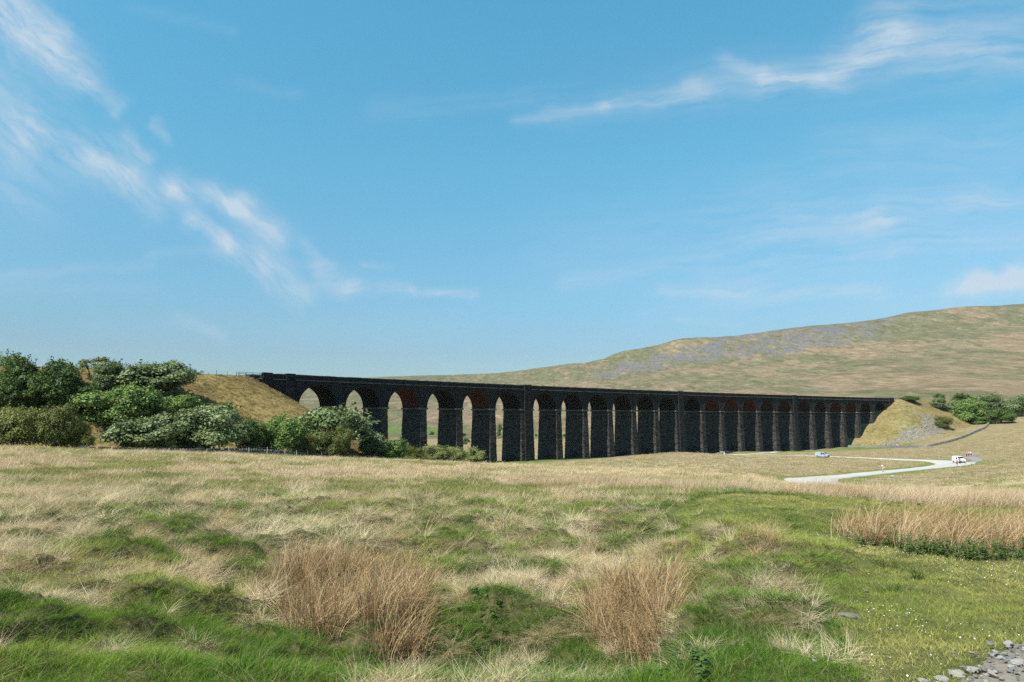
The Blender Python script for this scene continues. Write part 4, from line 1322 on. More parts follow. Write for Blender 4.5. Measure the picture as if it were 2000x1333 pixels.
for px, py, sz_, lab in ((1745, 931, .55, 'pale boulder lying in the field below the walker'), (1493, 884, .55, 'left of two white boulders beside the path at the piers'), (1501, 882, .6, 'right of two white boulders beside the path at the piers'), (1896, 906, .35, 'white stone at the edge of the path right of the white van'),
                         (1876, 911, .28, 'grey stone on the verge below the white van'), (1888, 909, .25, 'small dark stone on the verge right of the van'), (1631, 879, .5, 'white stone at the pier foot behind the silver van')):
    x, y = hit(px, py + 1.5, 60, 500); put_stone('boulder', x, y, sz_, lab, 'pale boulders by the path', cat='boulder', sink=0.0)


X = rng.uniform(200, 330, 40000); Y = rng.uniform(300, 470, 40000); s_, t_ = local(X, Y)
k = (zones(X, Y)[1] > 0.4) & (rng.random(len(X)) < 0.75); X, Y = X[k], Y[k]; n = len(X)
sz = np.exp(rng.normal(math.log(0.20), 0.45, n)); sp_ = []
for i in range(4): sp_.append(bpy.data.objects.new('scree_block', stone_mesh('scree_block', 160 + i, 0.6, 'rock' if i % 2 else 'dark_rock')))
scatter('scree', lay(X, Y, 0.05), np.stack([rng.normal(0, .5, n), rng.normal(0, .5, n), rng.uniform(0, 6.28, n)], 1), np.stack([sz, sz, sz], 1), np.ones((n, 3)), sp_, 'grey scree of broken stone on the right hand embankment', 'scree')


# ------------------------------------------------------------------ trees
def crown_mesh(name, mat, seed, n_leaf=5200, leaf=0.075, blobs=18, squash=0.8, lumpy=0.34, lean=0.0, gap=0.0):
    """crown of unit radius: leaf faces spread over many overlapping boughs"""
    g = np.random.default_rng(seed)
    c, rr = [], []
    for i in range(blobs):
        while True:
            p = g.uniform(-1, 1, 3)
            if p @ p < 1 and p[2] > -0.75: break
        p = p / max(1e-6, np.linalg.norm(p)) * g.uniform(0.35, 0.78)
        c.append(p); rr.append(lumpy * g.uniform(0.7, 1.35))
    c = np.array(c); rr = np.array(rr)
    w = rr ** 2; w /= w.sum()
    idx = g.choice(blobs, n_leaf, p=w)
    d = g.normal(0, 1, (n_leaf, 3)); d /= np.linalg.norm(d, axis=1)[:, None]
    d[:, 2] = np.where(d[:, 2] < -0.35, -d[:, 2], d[:, 2])
    rad = g.uniform(0.55, 1.0, n_leaf) ** 0.5 * (1 + 0.16 * g.normal(0, 1, n_leaf))
    P = c[idx] + d * (rr[idx] * rad)[:, None]
    # shoots breaking the outline
    ns = n_leaf // 9; sh = g.choice(n_leaf, 90); k_ = g.integers(0, 90, ns); ii = g.choice(n_leaf, ns, replace=False)
    P[ii] = P[sh[k_]] + d[sh[k_]] * (g.uniform(0.0, 0.20, ns))[:, None] + np.array([0.05, 0, 0.10]) * g.uniform(0, 1, ns)[:, None]
    P = P + g.normal(0, 0.03, P.shape)
    P[:, 2] *= squash; P[:, 0] += lean * (P[:, 2] + 0.5)
    nrm = d + g.normal(0, 0.33, (n_leaf, 3)) + np.array([0, 0, 0.12]); nrm /= np.linalg.norm(nrm, axis=1)[:, None]
    t = np.cross(nrm, g.normal(0, 1, (n_leaf, 3))); t /= np.linalg.norm(t, axis=1)[:, None]
    b = np.cross(nrm, t)
    sz = leaf * g.uniform(0.6, 1.35, n_leaf)[:, None]
    v = np.stack([P - t * sz, P - b * sz * 0.55, P + t * sz, P + b * sz * 0.55], 1).reshape(-1, 3)
    q = np.arange(n_leaf * 4).reshape(-1, 4)
    me = np_mesh(name, v, q)
    bl_rnd = g.random(blobs)
    rnd_attr(me, np.repeat(np.clip(0.55 * g.random(n_leaf) + 0.45 * bl_rnd[idx], 0, 1), 4))
    me.materials.append(mat)
    return me


def trunk_mesh(name, seed, lean=0.0, multi=3):
    """unit trunk: base at z=0, crown centre near z=1, limbs reaching into it"""
    r = random.Random(seed); mb = MB()
    for k in range(multi):
        a = r.uniform(0, 6.28); s = 0.06 if multi > 1 else 0
        p0 = (s * math.cos(a), s * math.sin(a), -0.12); p1 = (0.16 * math.cos(a) * (multi > 1) + lean * 0.4, 0.16 * math.sin(a) * (multi > 1), 0.45)
        p2 = (0.34 * math.cos(a) + lean * 0.9, 0.34 * math.sin(a), 0.95); p3 = (0.46 * math.cos(a + .4) + lean * 1.3, 0.46 * math.sin(a + .4), 1.3)
        mb.tube([p0, p1, p2, p3], [0.075, 0.058, 0.035, 0.012], 6)
        for j in range(4):
            b = r.uniform(0, 6.28); z = r.uniform(0.5, 1.0); f = (z - 0.45) / 0.5
            q = [p1[i] + (p2[i] - p1[i]) * f for i in range(3)]
            mb.tube([q, (q[0] + 0.22 * math.cos(b), q[1] + 0.22 * math.sin(b), q[2] + 0.15), (q[0] + 0.5 * math.cos(b), q[1] + 0.5 * math.sin(b), q[2] + 0.28)], [0.03, 0.02, 0.008], 5)
    o = mb.build(name, M['bark']); me = o.data
    bpy.data.objects.remove(o)
    me.polygons.foreach_set('use_smooth', [True] * len(me.polygons))
    return me


KINDS = {}
for kind, mat, nl, leaf, blobs, sq, lump in (('dark', 'leaf_dark', 15000, 0.038, 26, 0.85, 0.30), ('green', 'leaf_green', 15000, 0.038, 28, 0.85, 0.29), ('silver', 'leaf_silver', 16000, 0.038, 34, 0.82, 0.25),
                                            ('olive', 'leaf_olive', 15000, 0.032, 32, 0.9, 0.26), ('pale', 'leaf_pale', 15000, 0.032, 30, 0.85, 0.25), ('yellow', 'leaf_yellow', 11000, 0.034, 20, 0.9, 0.32)):
    KINDS[kind] = [crown_mesh('crown', M[mat], hash(kind) % 1 + 200 + 7 * i + len(kind) * 31, nl, leaf, blobs, sq, lump, 0.12) for i in range(3)]
WIND = crown_mesh('crown', M['leaf_olive'], 77, 1700, 0.05, 9, 0.55, 0.26, 0.25)
TRUNKS = [trunk_mesh('trunk', 300 + i, 0.1 * i, 2 + i % 3) for i in range(4)]
LEANT = trunk_mesh('trunk', 333, -0.5, 1)


def tree(name, kind, px, wpx, ytop, ybase, Y=None, label='', cat='tree', group='', deep=1.0, low=0.12, crown=None, trunk=None):
    if Y is None:
        x, Y = hit(px, ybase, 95, 1500)
    p = at(px, ytop, Y); x = p.x
    zb = gz(x, Y); H = max(1.0, p.z - zb)
    scale_px = F / Y * 1.0
    rw = wpx / 2 / scale_px / 1.02
    root = empty(name, (x, Y, zb)); tag(root, label, cat, group)
    root.rotation_euler = (0, 0, rng.uniform(-0.5, 0.5))
    me = crown or KINDS[kind][rng.integers(0, 3)]
    zs = np.array([v.co.z for v in me.vertices]); xsx = np.array([v.co.x for v in me.vertices])
    ztop, zbot = np.percentile(zs, 99.7), np.percentile(zs, 0.5); hw = (np.percentile(xsx, 99.3) - np.percentile(xsx, 0.7)) / 2
    sz = H * (1 - low) / (ztop - zbot); sx_ = rw / hw
    c = bpy.data.objects.new('crown', me); COL.objects.link(c); c.parent = root
    c.scale = (sx_, sx_ * deep, sz); c.location = (0, 0, H * low - zbot * sz)
    t = bpy.data.objects.new('trunk', trunk or TRUNKS[rng.integers(0, 4)]); COL.objects.link(t); t.parent = root
    zc = c.location.z / 1.05
    t.scale = (min(rw, H * .5) * 0.9, min(rw, H * .5) * 0.9, zc)
    return root


WOOD = 'trees of the wood below the embankment'
TREES = [
 ('leafy_tree', 'dark', 25, 84, 691, 775, None, 'tall dark green tree at the far left of the skyline'),
 ('leafy_tree', 'dark', 103, 92, 703, 790, None, 'dark green tree second from the left on the skyline'),
 ('leafy_tree', 'dark', 10, 60, 731, 800, None, 'dark tree below the tallest tree at the left edge'),
 ('leafy_tree', 'silver', 212, 66, 707, 765, None, 'silvery tree on the bank right of the leaning thorn'),
 ('leafy_tree', 'silver', 302, 128, 706, 778, None, 'broad grey green tree standing highest beside the grassy bank'),
 ('leafy_tree', 'green', 232, 140, 749, 838, None, 'broad bright green tree in the middle of the wooded bank'),
 ('leafy_tree', 'olive', 34, 92, 794, 0, 112, 'rounded olive tree at the left end of the field edge'),
 ('leafy_tree', 'olive', 108, 82, 789, 0, 114, 'upright dark olive tree second along the field edge'),
 ('leafy_tree', 'dark', 68, 90, 728, 800, None, 'dark shaded tree under the two tallest trees of the wood'),
 ('leafy_tree', 'dark', 140, 84, 748, 805, None, 'dark shaded tree between the olive trees and the skyline trees'),
 ('leafy_tree', 'dark', 585, 70, 830, 0, 160, 'dark green bush behind the yellow green shrub at the wood edge'),
 ('leafy_tree', 'dark', 165, 58, 746, 796, None, 'small dark tree under the leaning thorn'),
 ('shrub', 'yellow', 160, 48, 822, 0, 116, 'yellowish shrub between the olive and silver trees at the field edge'),
 ('leafy_tree', 'green', 335, 100, 772, 828, None, 'fresh green tree below the broad grey green tree'),
 ('leafy_tree', 'silver', 286, 128, 810, 0, 126, 'wide silver green tree left of the gap in the wall'),
 ('leafy_tree', 'silver', 414, 140, 793, 0, 134, 'large silver leaved tree at the foot of the grassy bank'),
 ('shrub', 'olive', 434, 44, 784, 812, None, 'small olive bush showing above the large silver leaved tree'),
 ('leafy_tree', 'dark', 488, 60, 818, 0, 140, 'dark green tree in shade beside the large silver leaved tree'),
 ('leafy_tree', 'green', 540, 104, 812, 0, 146, 'mixed green tree in front of the left end of the viaduct'),
 ('leafy_tree', 'silver', 637, 156, 797, 0, 168, 'biggest silver leaved tree in front of the first two arches'),
 ('leafy_tree', 'olive', 656, 62, 826, 0, 158, 'round olive tree in front of the biggest silver leaved tree'),
 ('shrub', 'yellow', 602, 44, 846, 0, 153, 'yellow green shrub left of the round olive tree'),
 ('leafy_tree', 'silver', 727, 58, 849, 0, 181, 'grey leaved bush at the top of the tawny gap by the wall'),
 ('leafy_tree', 'green', 762, 66, 857, 0, 183, 'green and silver bush in front of the third pier'),
 ('shrub', 'yellow', 806, 46, 871, 0, 197, 'rounded yellow green shrub between the bushes and the willow'),
 ('leafy_tree', 'pale', 846, 74, 870, 0, 206, 'pale green willow bush spreading behind the wall'),
 ('leafy_tree', 'pale', 886, 50, 873, 0, 214, 'pale willow with a bare stem second from the wall end'),
 ('leafy_tree', 'pale', 920, 50, 874, 0, 224, 'pale willow with a dark trunk at the end of the wall'),
]
for nm, kd, px, w, yt, yb, Y, lab in TREES:
    tree(nm, kd, px, w, yt, yb, Y, lab, 'shrub' if nm == 'shrub' else 'tree', WOOD, low=0.22 if kd == 'pale' else 0.08)
tree('thorn_tree', 'olive', 178, 54, 697, 742, None, 'small windswept thorn leaning on the skyline above the wood', 'tree', WOOD, low=0.45, crown=WIND, trunk=LEANT)
RC = 'trees on the right hand embankment'
RT = [
 ('shrub', 'silver', 1829, 30, 777, 797, None, 'lone rounded silver shrub left of the clump on the right bank'),
 ('shrub', 'dark', 1834, 20, 769, 782, None, 'small dark bush behind the lone silver shrub'),
 ('leafy_tree', 'silver', 1859, 28, 782, 806, None, 'small silver tree at the left edge of the right hand clump'),
 ('leafy_tree', 'dark', 1878, 40, 769, 789, None, 'dark tree at the back left of the right hand clump'),
 ('leafy_tree', 'green', 1886, 54, 777, 822, None, 'bright green tree at the front left of the right hand clump'),
 ('leafy_tree', 'silver', 1922, 56, 770, 802, None, 'big silver tree at the back of the right hand clump'),
 ('leafy_tree', 'olive', 1920, 34, 799, 822, None, 'mid green tree low in the middle of the right hand clump'),
 ('shrub', 'green', 1913, 44, 811, 829, None, 'low spreading green bush above the bend of the right wall'),
 ('leafy_tree', 'dark', 1955, 48, 799, 828, None, 'dark green tree at the front right of the right hand clump'),
 ('leafy_tree', 'silver', 1974, 54, 780, 814, None, 'rounded silver tree near the right edge of the picture'),
 ('leafy_tree', 'silver', 2000, 48, 770, 803, None, 'silver tree cut by the right edge of the picture'),
 ('shrub', 'olive', 1840, 30, 813, 836, None, 'olive gorse bush alone on the scree'),
 ('shrub', 'dark', 1774, 34, 773.5, 783, None, 'low dark scrub on the bank top beyond the viaduct end'),
]
for nm, kd, px, w, yt, yb, Y, lab in RT:
    tree(nm, kd, px, w, yt, yb, Y, lab, 'shrub' if nm == 'shrub' else 'tree', RC, low=0.05)
FT = [(843, 10, 843, 850, 'distant dark bush seen through the fourth arch'), (910, 16, 856, 868, 'distant tree clump seen low through the fifth arch'), (905, 10, 846, 854, 'distant tree higher on the slope through the fifth arch'), (976, 9, 828, 842, 'distant tree seen high through the sixth arch'),
      (974, 9, 843, 852, 'distant bush seen low through the sixth arch'), (1047, 5, 848, 853, 'distant dark bush seen through the seventh arch'), (1101, 5, 848, 852.5, 'distant dark bush seen through the eighth arch')]
for px, w, yt, yb, lab in FT:
    tree('leafy_tree', 'dark', px, w, yt, yb, None, lab, 'tree', 'trees in the fields beyond the viaduct', low=0.05)


# ------------------------------------------------------------------ walls and fences
def stone_wall(name, pts, h, th, label, seed, mat='wallstone'):
    r = random.Random(seed); mb = MB()
    L = path_line([(x, y, 0) for x, y in pts], 8)[:, :2]
    seglen = np.hypot(*np.diff(L, axis=0).T); cum = np.concatenate([[0], np.cumsum(seglen)])
    tot = cum[-1]
    for row in range(4):
        s = r.uniform(0, 0.4)
        while s < tot:
            w = r.uniform(0.35, 0.9) if row < 3 else r.uniform(0.2, 0.4)
            x = np.interp(s + w / 2, cum, L[:, 0]); y = np.interp(s + w / 2, cum, L[:, 1])
            x2 = np.interp(min(tot, s + w), cum, L[:, 0]); y2 = np.interp(min(tot, s + w), cum, L[:, 1])
            a = math.atan2(y2 - y, x2 - x)
            z = gz(x, y) + h * row / 3.4 - (0.25 if row == 0 else 0.0); hh = h / 3.4 * r.uniform(0.85, 1.1) + (0.25 if row == 0 else 0)
            t = th * (1 - 0.12 * row) * r.uniform(0.85, 1.1); ca, sa = math.cos(a), math.sin(a)
            if not (row == 3 and r.random() < 0.25):
                sh = r.uniform(-.06, .06)
                mb.box((-w / 2, -t / 2, 0), (w / 2, t / 2, hh), 0, lambda X, Y, Z: (x + X * ca - (Y + sh) * sa, y + X * sa + (Y + sh) * ca, z + Z))
            s += w * r.uniform(0.98, 1.08)
    o = mb.build(name, M[mat], normals=False)
    return tag(o, label, 'wall')


wpts = [(at(px, 900, Y).x, Y) for px, Y in ((150, 106), (280, 112), (440, 124), (520, 134), (600, 149), (690, 170), (760, 187), (850, 209), (915, 224), (940, 232), (948, 240), (950, 250))]
stone_wall('dry_stone_wall', wpts, 0.95, 0.6, 'dark dry stone wall along the foot of the wood', 5)
w2 = [hit(px, py, 200, 600) for px, py in ((1650, 874), (1690, 874.5), (1740, 875.5), (1800, 874), (1840, 867), (1870, 859), (1900, 848), (1922, 838), (1935, 826))]
stone_wall('dry_stone_wall', w2, 1.05, 0.8, 'grey dry stone wall curving up the right hand bank', 6, 'palewall')


def post_fence(name, pts, step, ph, mat, label, pr=0.05, wires=(0.35, 0.7, 1.0), jig=0.0, seed=1, hv=0.1):
    r = random.Random(seed)
    L = path_line([(x, y, 0) for x, y in pts], 8)[:, :2]
    cum = np.concatenate([[0], np.cumsum(np.hypot(*np.diff(L, axis=0).T))])
    root = empty(name, (L[0][0], L[0][1], gz(L[0][0], L[0][1]))); tag(root, label, 'fence')
    o = Vector(root.location); tops = []
    s = 0
    while s < cum[-1]:
        x = np.interp(s, cum, L[:, 0]); y = np.interp(s, cum, L[:, 1]); z = gz(x, y)
        h = ph * r.uniform(1 - hv, 1 + hv); lx = r.uniform(-.06, .06)
        mb = MB(); mb.tube([Vector((x, y, z - 0.3)) - o, Vector((x + lx, y, z + h)) - o], pr, 5)
        mb.build('post', mat, root)
        tops.append((x, y, z)); s += step * r.uniform(1 - jig, 1 + jig)
    for w in wires:
        mb = MB(); mb.tube([Vector((x, y, z + ph * w)) - o for x, y, z in tops], 0.008, 3)
        mb.build('wire', M['wire'], root)
    return root


post_fence('wire_fence', [(x + 1.1, y - 1.3) for x, y in wpts[2:10]], 5.2, 1.45, M['pale_wood'], 'thin post and wire fence in front of the dark stone wall', 0.055, jig=0.3, seed=4)
crest = [V(s, -2.0, 0)[:2] for s in (-42, -36, -28, -19)]
post_fence('wire_fence', crest, 2.4, 1.35, M['old_wood'], 'wire fence with slim posts along the skyline of the grassy bank', 0.065, jig=0.5, seed=8, hv=0.45)

# metal railing at the left end of the parapet
root = empty('railing', V(-15, 0.2, 0)); root.location.z = CZ + 10.9
tag(root, 'dark metal railing on the bank at the left end of the parapet', 'railing')
ro_ = Vector(root.location)
rs = [-18.2, -17.6, -15.6, -13.6, -11.6]
zr = CZ + 10.9
for i, s in enumerate(rs):
    mb = MB(); mb.tube([Vector(V(s, 0.4, zr - 1.6)) - ro_, Vector(V(s, 0.4, zr + (1.35 if i else 1.35))) - ro_], 0.085, 5); mb.build('post', M['steel'], root)
for hz in (0.5, 0.9, 1.3):
    mb = MB(); mb.tube([Vector(V(s, 0.4, zr + hz)) - ro_ for s in rs[1:]], 0.055, 5); mb.build('rail', M['steel'], root)


# ------------------------------------------------------------------ vehicles
def glass_mat():
    m, nt, out = new_mat('vehicle_glass')
    bsdf(nt, out, (0.015, 0.018, 0.022), 0.08, spec=0.6)
    return m


M['glass'] = glass_mat()
M['white_paint'] = simple('white_paint', (0.80, 0.80, 0.79), 0.35, 0.03, 2.0, 0.5)
M['silver_paint'] = simple('silver_paint', (0.36, 0.42, 0.48), 0.35, 0.04, 2.0, 0.5, 0.3)
M['dark_paint'] = simple('dark_paint', (0.02, 0.022, 0.026), 0.3, 0.1, 2.0, 0.5)
M['plastic'] = simple('black_plastic', (0.018, 0.018, 0.02), 0.6, 0.2, 5.0, 0.3)
M['tyre'] = simple('tyre_rubber', (0.02, 0.02, 0.02), 0.9, 0.2, 8.0, 0.1)
M['rim'] = simple('wheel_rim', (0.35, 0.35, 0.36), 0.4, 0.1, 5.0, 0.5, 0.6)
M['lamp'] = simple('lamp_lens', (0.70, 0.72, 0.74), 0.15, 0.05, 5.0, 0.6)
M['red_lens'] = simple('red_lens', (0.35, 0.02, 0.02), 0.2, 0.05, 5.0, 0.6)
M['plate'] = simple('blank_plate', (0.70, 0.70, 0.66), 0.5, 0.05, 5.0, 0.4)


def vehicle(name, loc, rz, paint, prof, wins, W, wheels, wr, label, cat, lamp_z=0.85, front=None):
    """prof: (x, z) outline clockwise from rear sill; the sides tumble home above the belt"""
    root = empty(name, loc, rz); tag(root, label, cat, 'vehicles on the path')
    belt = 1.0 if max(z for x, z in prof) > 1.6 else 0.8
    top = max(z for x, z in prof)

    def yw(z): return W / 2 * (1 - 0.15 * max(0, z - belt) / (top - belt) - 0.05 * max(0, 0.5 - z) / 0.5)
    bm = bmesh.new()
    n = len(prof)
    rows = []
    for f in (-1, -0.93, 0.93, 1):
        sh = 1 if abs(f) == 1 else 0
        cx_ = sum(p[0] for p in prof) / n; cz_ = sum(p[1] for p in prof) / n
        rows.append([bm.verts.new((x - (x - cx_) * 0.018 * sh, f * yw(z), z - (z - cz_) * 0.03 * sh)) for x, z in prof])
    for a, b in zip(rows[:-1], rows[1:]):
        for i in range(n): bm.faces.new((a[i], a[(i + 1) % n], b[(i + 1) % n], b[i]))
    bm.faces.new(rows[0][::-1]); bm.faces.new(rows[-1])
    bmesh.ops.recalc_face_normals(bm, faces=bm.faces)
    me = bpy.data.meshes.new('body'); bm.to_mesh(me); bm.free()
    body = link('body', me, paint, root)
    bv = body.modifiers.new('bevel', 'BEVEL'); bv.width = 0.04; bv.segments = 2; bv.limit_method = 'ANGLE'
    for pts in wins['side']:
        for sgn in (-1, 1):
            mb = MB(); o_ = [(x, sgn * (yw(z) + 0.012), z) for x, z in pts]; i_ = [(x, sgn * (yw(z) - 0.05), z) for x, z in pts]
            mb.quad(o_); mb.quad(i_[::-1])
            for k in range(len(pts)): mb.quad([o_[k], i_[k], i_[(k + 1) % len(pts)], o_[(k + 1) % len(pts)]])
            mb.build('side_window', M['glass'], root)
    (xa, za), (xb, zb) = wins['front']
    dx, dz = zb - za, xa - xb; l = math.hypot(dx, dz); nx_, nz_ = dx / l * 0.012, dz / l * 0.012
    mb = MB(); ya, yb = yw(za) * 0.92, yw(zb) * 0.9
    o_ = [(xa + nx_, -ya, za + nz_), (xa + nx_, ya, za + nz_), (xb + nx_, yb, zb + nz_), (xb + nx_, -yb, zb + nz_)]
    i_ = [(p[0] - 5 * nx_, p[1], p[2] - 5 * nz_) for p in o_]
    mb.quad(o_); mb.quad(i_[::-1])
    for k in range(4): mb.quad([o_[k], i_[k], i_[(k + 1) % 4], o_[(k + 1) % 4]])
    mb.build('windscreen', M['glass'], root)
    xf = max(p[0] for p in prof); xr = min(p[0] for p in prof)
    for sgn in (-1, 1):
        mb = MB(); mb.box((xf - 0.22, sgn * W * 0.34 - 0.16, lamp_z - 0.1), (xf + 0.012, sgn * W * 0.34 + 0.16, lamp_z + 0.1)); mb.build('headlight', M['lamp'], root)
        mb = MB(); mb.box((xr - 0.012, sgn * W * 0.44 - 0.06, lamp_z - 0.1), (xr + 0.1, sgn * W * 0.44 + 0.06, lamp_z + 0.35)); mb.build('tail_light', M['red_lens'], root)
        xm = wins['mirror']
        mb = MB(); mb.box((xm - 0.06, sgn * (W / 2 + 0.02) - 0.02, belt + 0.05), (xm + 0.04, sgn * (W / 2 + 0.16) + 0.02, belt + 0.32)); mb.build('mirror', M['plastic'], root)
    mb = MB(); mb.box((xf - 0.12, -W * 0.47, 0.26), (xf + 0.03, W * 0.47, 0.52)); mb.build('bumper', front or M['plastic'], root)
    mb = MB(); mb.box((xr - 0.03, -W * 0.47, 0.30), (xr + 0.12, W * 0.47, 0.52)); mb.build('bumper', M['plastic'], root)
    mb = MB(); mb.box((xf - 0.02, -W * 0.26, 0.56), (xf + 0.018, W * 0.26, lamp_z - 0.08)); mb.build('grille', M['plastic'], root)
    mb = MB(); mb.box((xf + 0.02, -0.26, 0.36), (xf + 0.045, 0.26, 0.47)); mb.build('number_plate', M['plate'], root)
    for x in wheels:
        for sgn in (-1, 1):
            w = empty('wheel', (x, sgn * (W / 2 - 0.10), wr)); w.parent = root
            me_ = bmesh.new()
            ring = [(wr * 0.62, -0.10), (wr * 0.93, -0.11), (wr, -0.07), (wr, 0.07), (wr * 0.93, 0.11), (wr * 0.62, 0.10)]
            vs_ = [[me_.verts.new((r_ * math.cos(2 * math.pi * k / 20), y_, r_ * math.sin(2 * math.pi * k / 20))) for r_, y_ in ring] for k in range(20)]
            for k in range(20):
                for j in range(6): me_.faces.new((vs_[k][j], vs_[(k + 1) % 20][j], vs_[(k + 1) % 20][(j + 1) % 6], vs_[k][(j + 1) % 6]))
            bmesh.ops.recalc_face_normals(me_, faces=me_.faces)
            m2 = bpy.data.meshes.new('tyre'); me_.to_mesh(m2); me_.free(); link('tyre', m2, M['tyre'], w)
            mb = MB()
            mb.tube([(0, -0.09, 0), (0, 0.09, 0)], wr * 0.61, 16)
            for k in range(5):
                a = k * 2 * math.pi / 5; mb.tube([(wr * .12 * math.cos(a), sgn * 0.1, wr * .12 * math.sin(a)), (wr * .52 * math.cos(a), sgn * 0.1, wr * .52 * math.sin(a))], 0.03, 4)
            mb.build('rim', M['rim'], w)
    return root


def ground_loc(px, py, y0=60, y1=600, up=0.13):
    x, y = hit(px, py, y0, y1)
    return (x, y, gz(x, y) + up)


VAN = [(-2.45, 0.32), (-2.5, 0.7), (-2.48, 1.5), (-2.35, 1.92), (-2.0, 2.0), (0.6, 2.0), (0.95, 1.93), (1.75, 1.28), (2.3, 1.08), (2.47, 0.92), (2.5, 0.5), (2.42, 0.3)]
vehicle('parked_van', ground_loc(1606, 894.3), R(-48), M['silver_paint'], VAN, {'side': [[(0.55, 1.18), (1.55, 1.22), (0.95, 1.80), (0.55, 1.80)], [(-0.15, 1.18), (0.42, 1.18), (0.42, 1.80), (-0.15, 1.80)]], 'front': ((1.72, 1.33), (1.0, 1.90)), 'mirror': 1.5}, 1.9, (-1.55, 1.5), 0.34, 'silver panel van on the far leg of the path below the piers', 'van').scale = (0.9, 0.9, 0.9)
VAN2 = [(-2.1, 0.30), (-2.15, 0.7), (-2.12, 1.45), (-2.0, 1.78), (-1.7, 1.86), (0.35, 1.86), (0.7, 1.80), (1.3, 1.22), (1.95, 1.04), (2.13, 0.88), (2.17, 0.5), (2.1, 0.28)]
vehicle('parked_van', ground_loc(1873, 905.2), R(-97), M['white_paint'], VAN2, {'side': [[(0.25, 1.12), (1.05, 1.16), (0.62, 1.68), (0.25, 1.68)]], 'front': ((1.27, 1.27), (0.75, 1.77)), 'mirror': 1.0}, 1.8, (-1.35, 1.35), 0.32, 'white van parked at the bend of the pale path', 'van')
CAR = [(-1.95, 0.28), (-2.0, 0.6), (-1.95, 0.95), (-1.5, 1.42), (-0.9, 1.50), (0.1, 1.47), (0.85, 0.98), (1.7, 0.84), (1.95, 0.66), (2.0, 0.4), (1.9, 0.25)]
vehicle('parked_car', ground_loc(1425, 887.6), R(-75), M['dark_paint'], CAR, {'side': [[(-1.45, 0.95), (-0.5, 0.95), (-0.5, 1.36), (-1.25, 1.32)], [(-0.4, 0.95), (0.62, 0.97), (0.1, 1.36), (-0.4, 1.38)]], 'front': ((0.78, 1.03), (0.18, 1.42)), 'mirror': 0.55}, 1.7, (-1.25, 1.25), 0.30, 'dark car parked by the piers at the end of the path', 'car', 0.62)

# information board and white marker by the piers
root = empty('information_board', ground_loc(1409, 888.5, up=0)); tag(root, 'grey information board on posts at the foot of a pier', 'sign')
for sx_ in (-0.55, 0.55):
    mb = MB(); mb.tube([(sx_, 0, -0.2), (sx_, 0, 1.3)], 0.05, 6); mb.build('post', M['old_wood'], root)
mb = MB(); mb.box((-0.7, -0.12, 0.75), (0.7, -0.05, 1.45)); mb.build('panel', simple('board_grey', (0.28, 0.28, 0.28), 0.6), root)
loc = ground_loc(1414.5, 888.3, up=0)
mb = MB(); mb.tube([(0, 0, -0.2), (0, 0, 1.25), (0, 0, 1.3)], [0.2, 0.2, 0.06], 8)
root = empty('marker_post', loc); tag(root, 'stout white post beside the grey information board', 'post'); mb.build('shaft', M['white_paint'], root)
mb = MB(); mb.box((-0.22, -0.22, 1.02), (0.22, 0.22, 1.12)); mb.build('band', M['plastic'], root)
x, y = hit(1403, 886.5, 100, 500); put_stone('boulder', x, y, 0.75, 'white boulder standing left of the grey information board', 'pale boulders by the path', cat='boulder', sink=-1.0)


# ------------------------------------------------------------------ people
SKIN = simple('skin', (0.42, 0.25, 0.18), 0.6, 0.1, 6.0, 0.3)


def skin_obj(name, nodes, edges, mat, parent, root_i=0, sub=1):
    me = bpy.data.meshes.new(name)
    me.from_pydata([n[0] for n in nodes], edges, [])
    o = link(name, me, mat, parent)
    md = o.modifiers.new('skin', 'SKIN'); md.use_smooth_shade = True
    sv = me.skin_vertices[0].data
    for i, n in enumerate(nodes):
        r = n[1]; sv[i].radius = r if isinstance(r, tuple) else (r, r)
        sv[i].use_root = (i == root_i)
    ss = o.modifiers.new('smooth', 'SUBSURF'); ss.levels = sub; ss.render_levels = sub
    return o


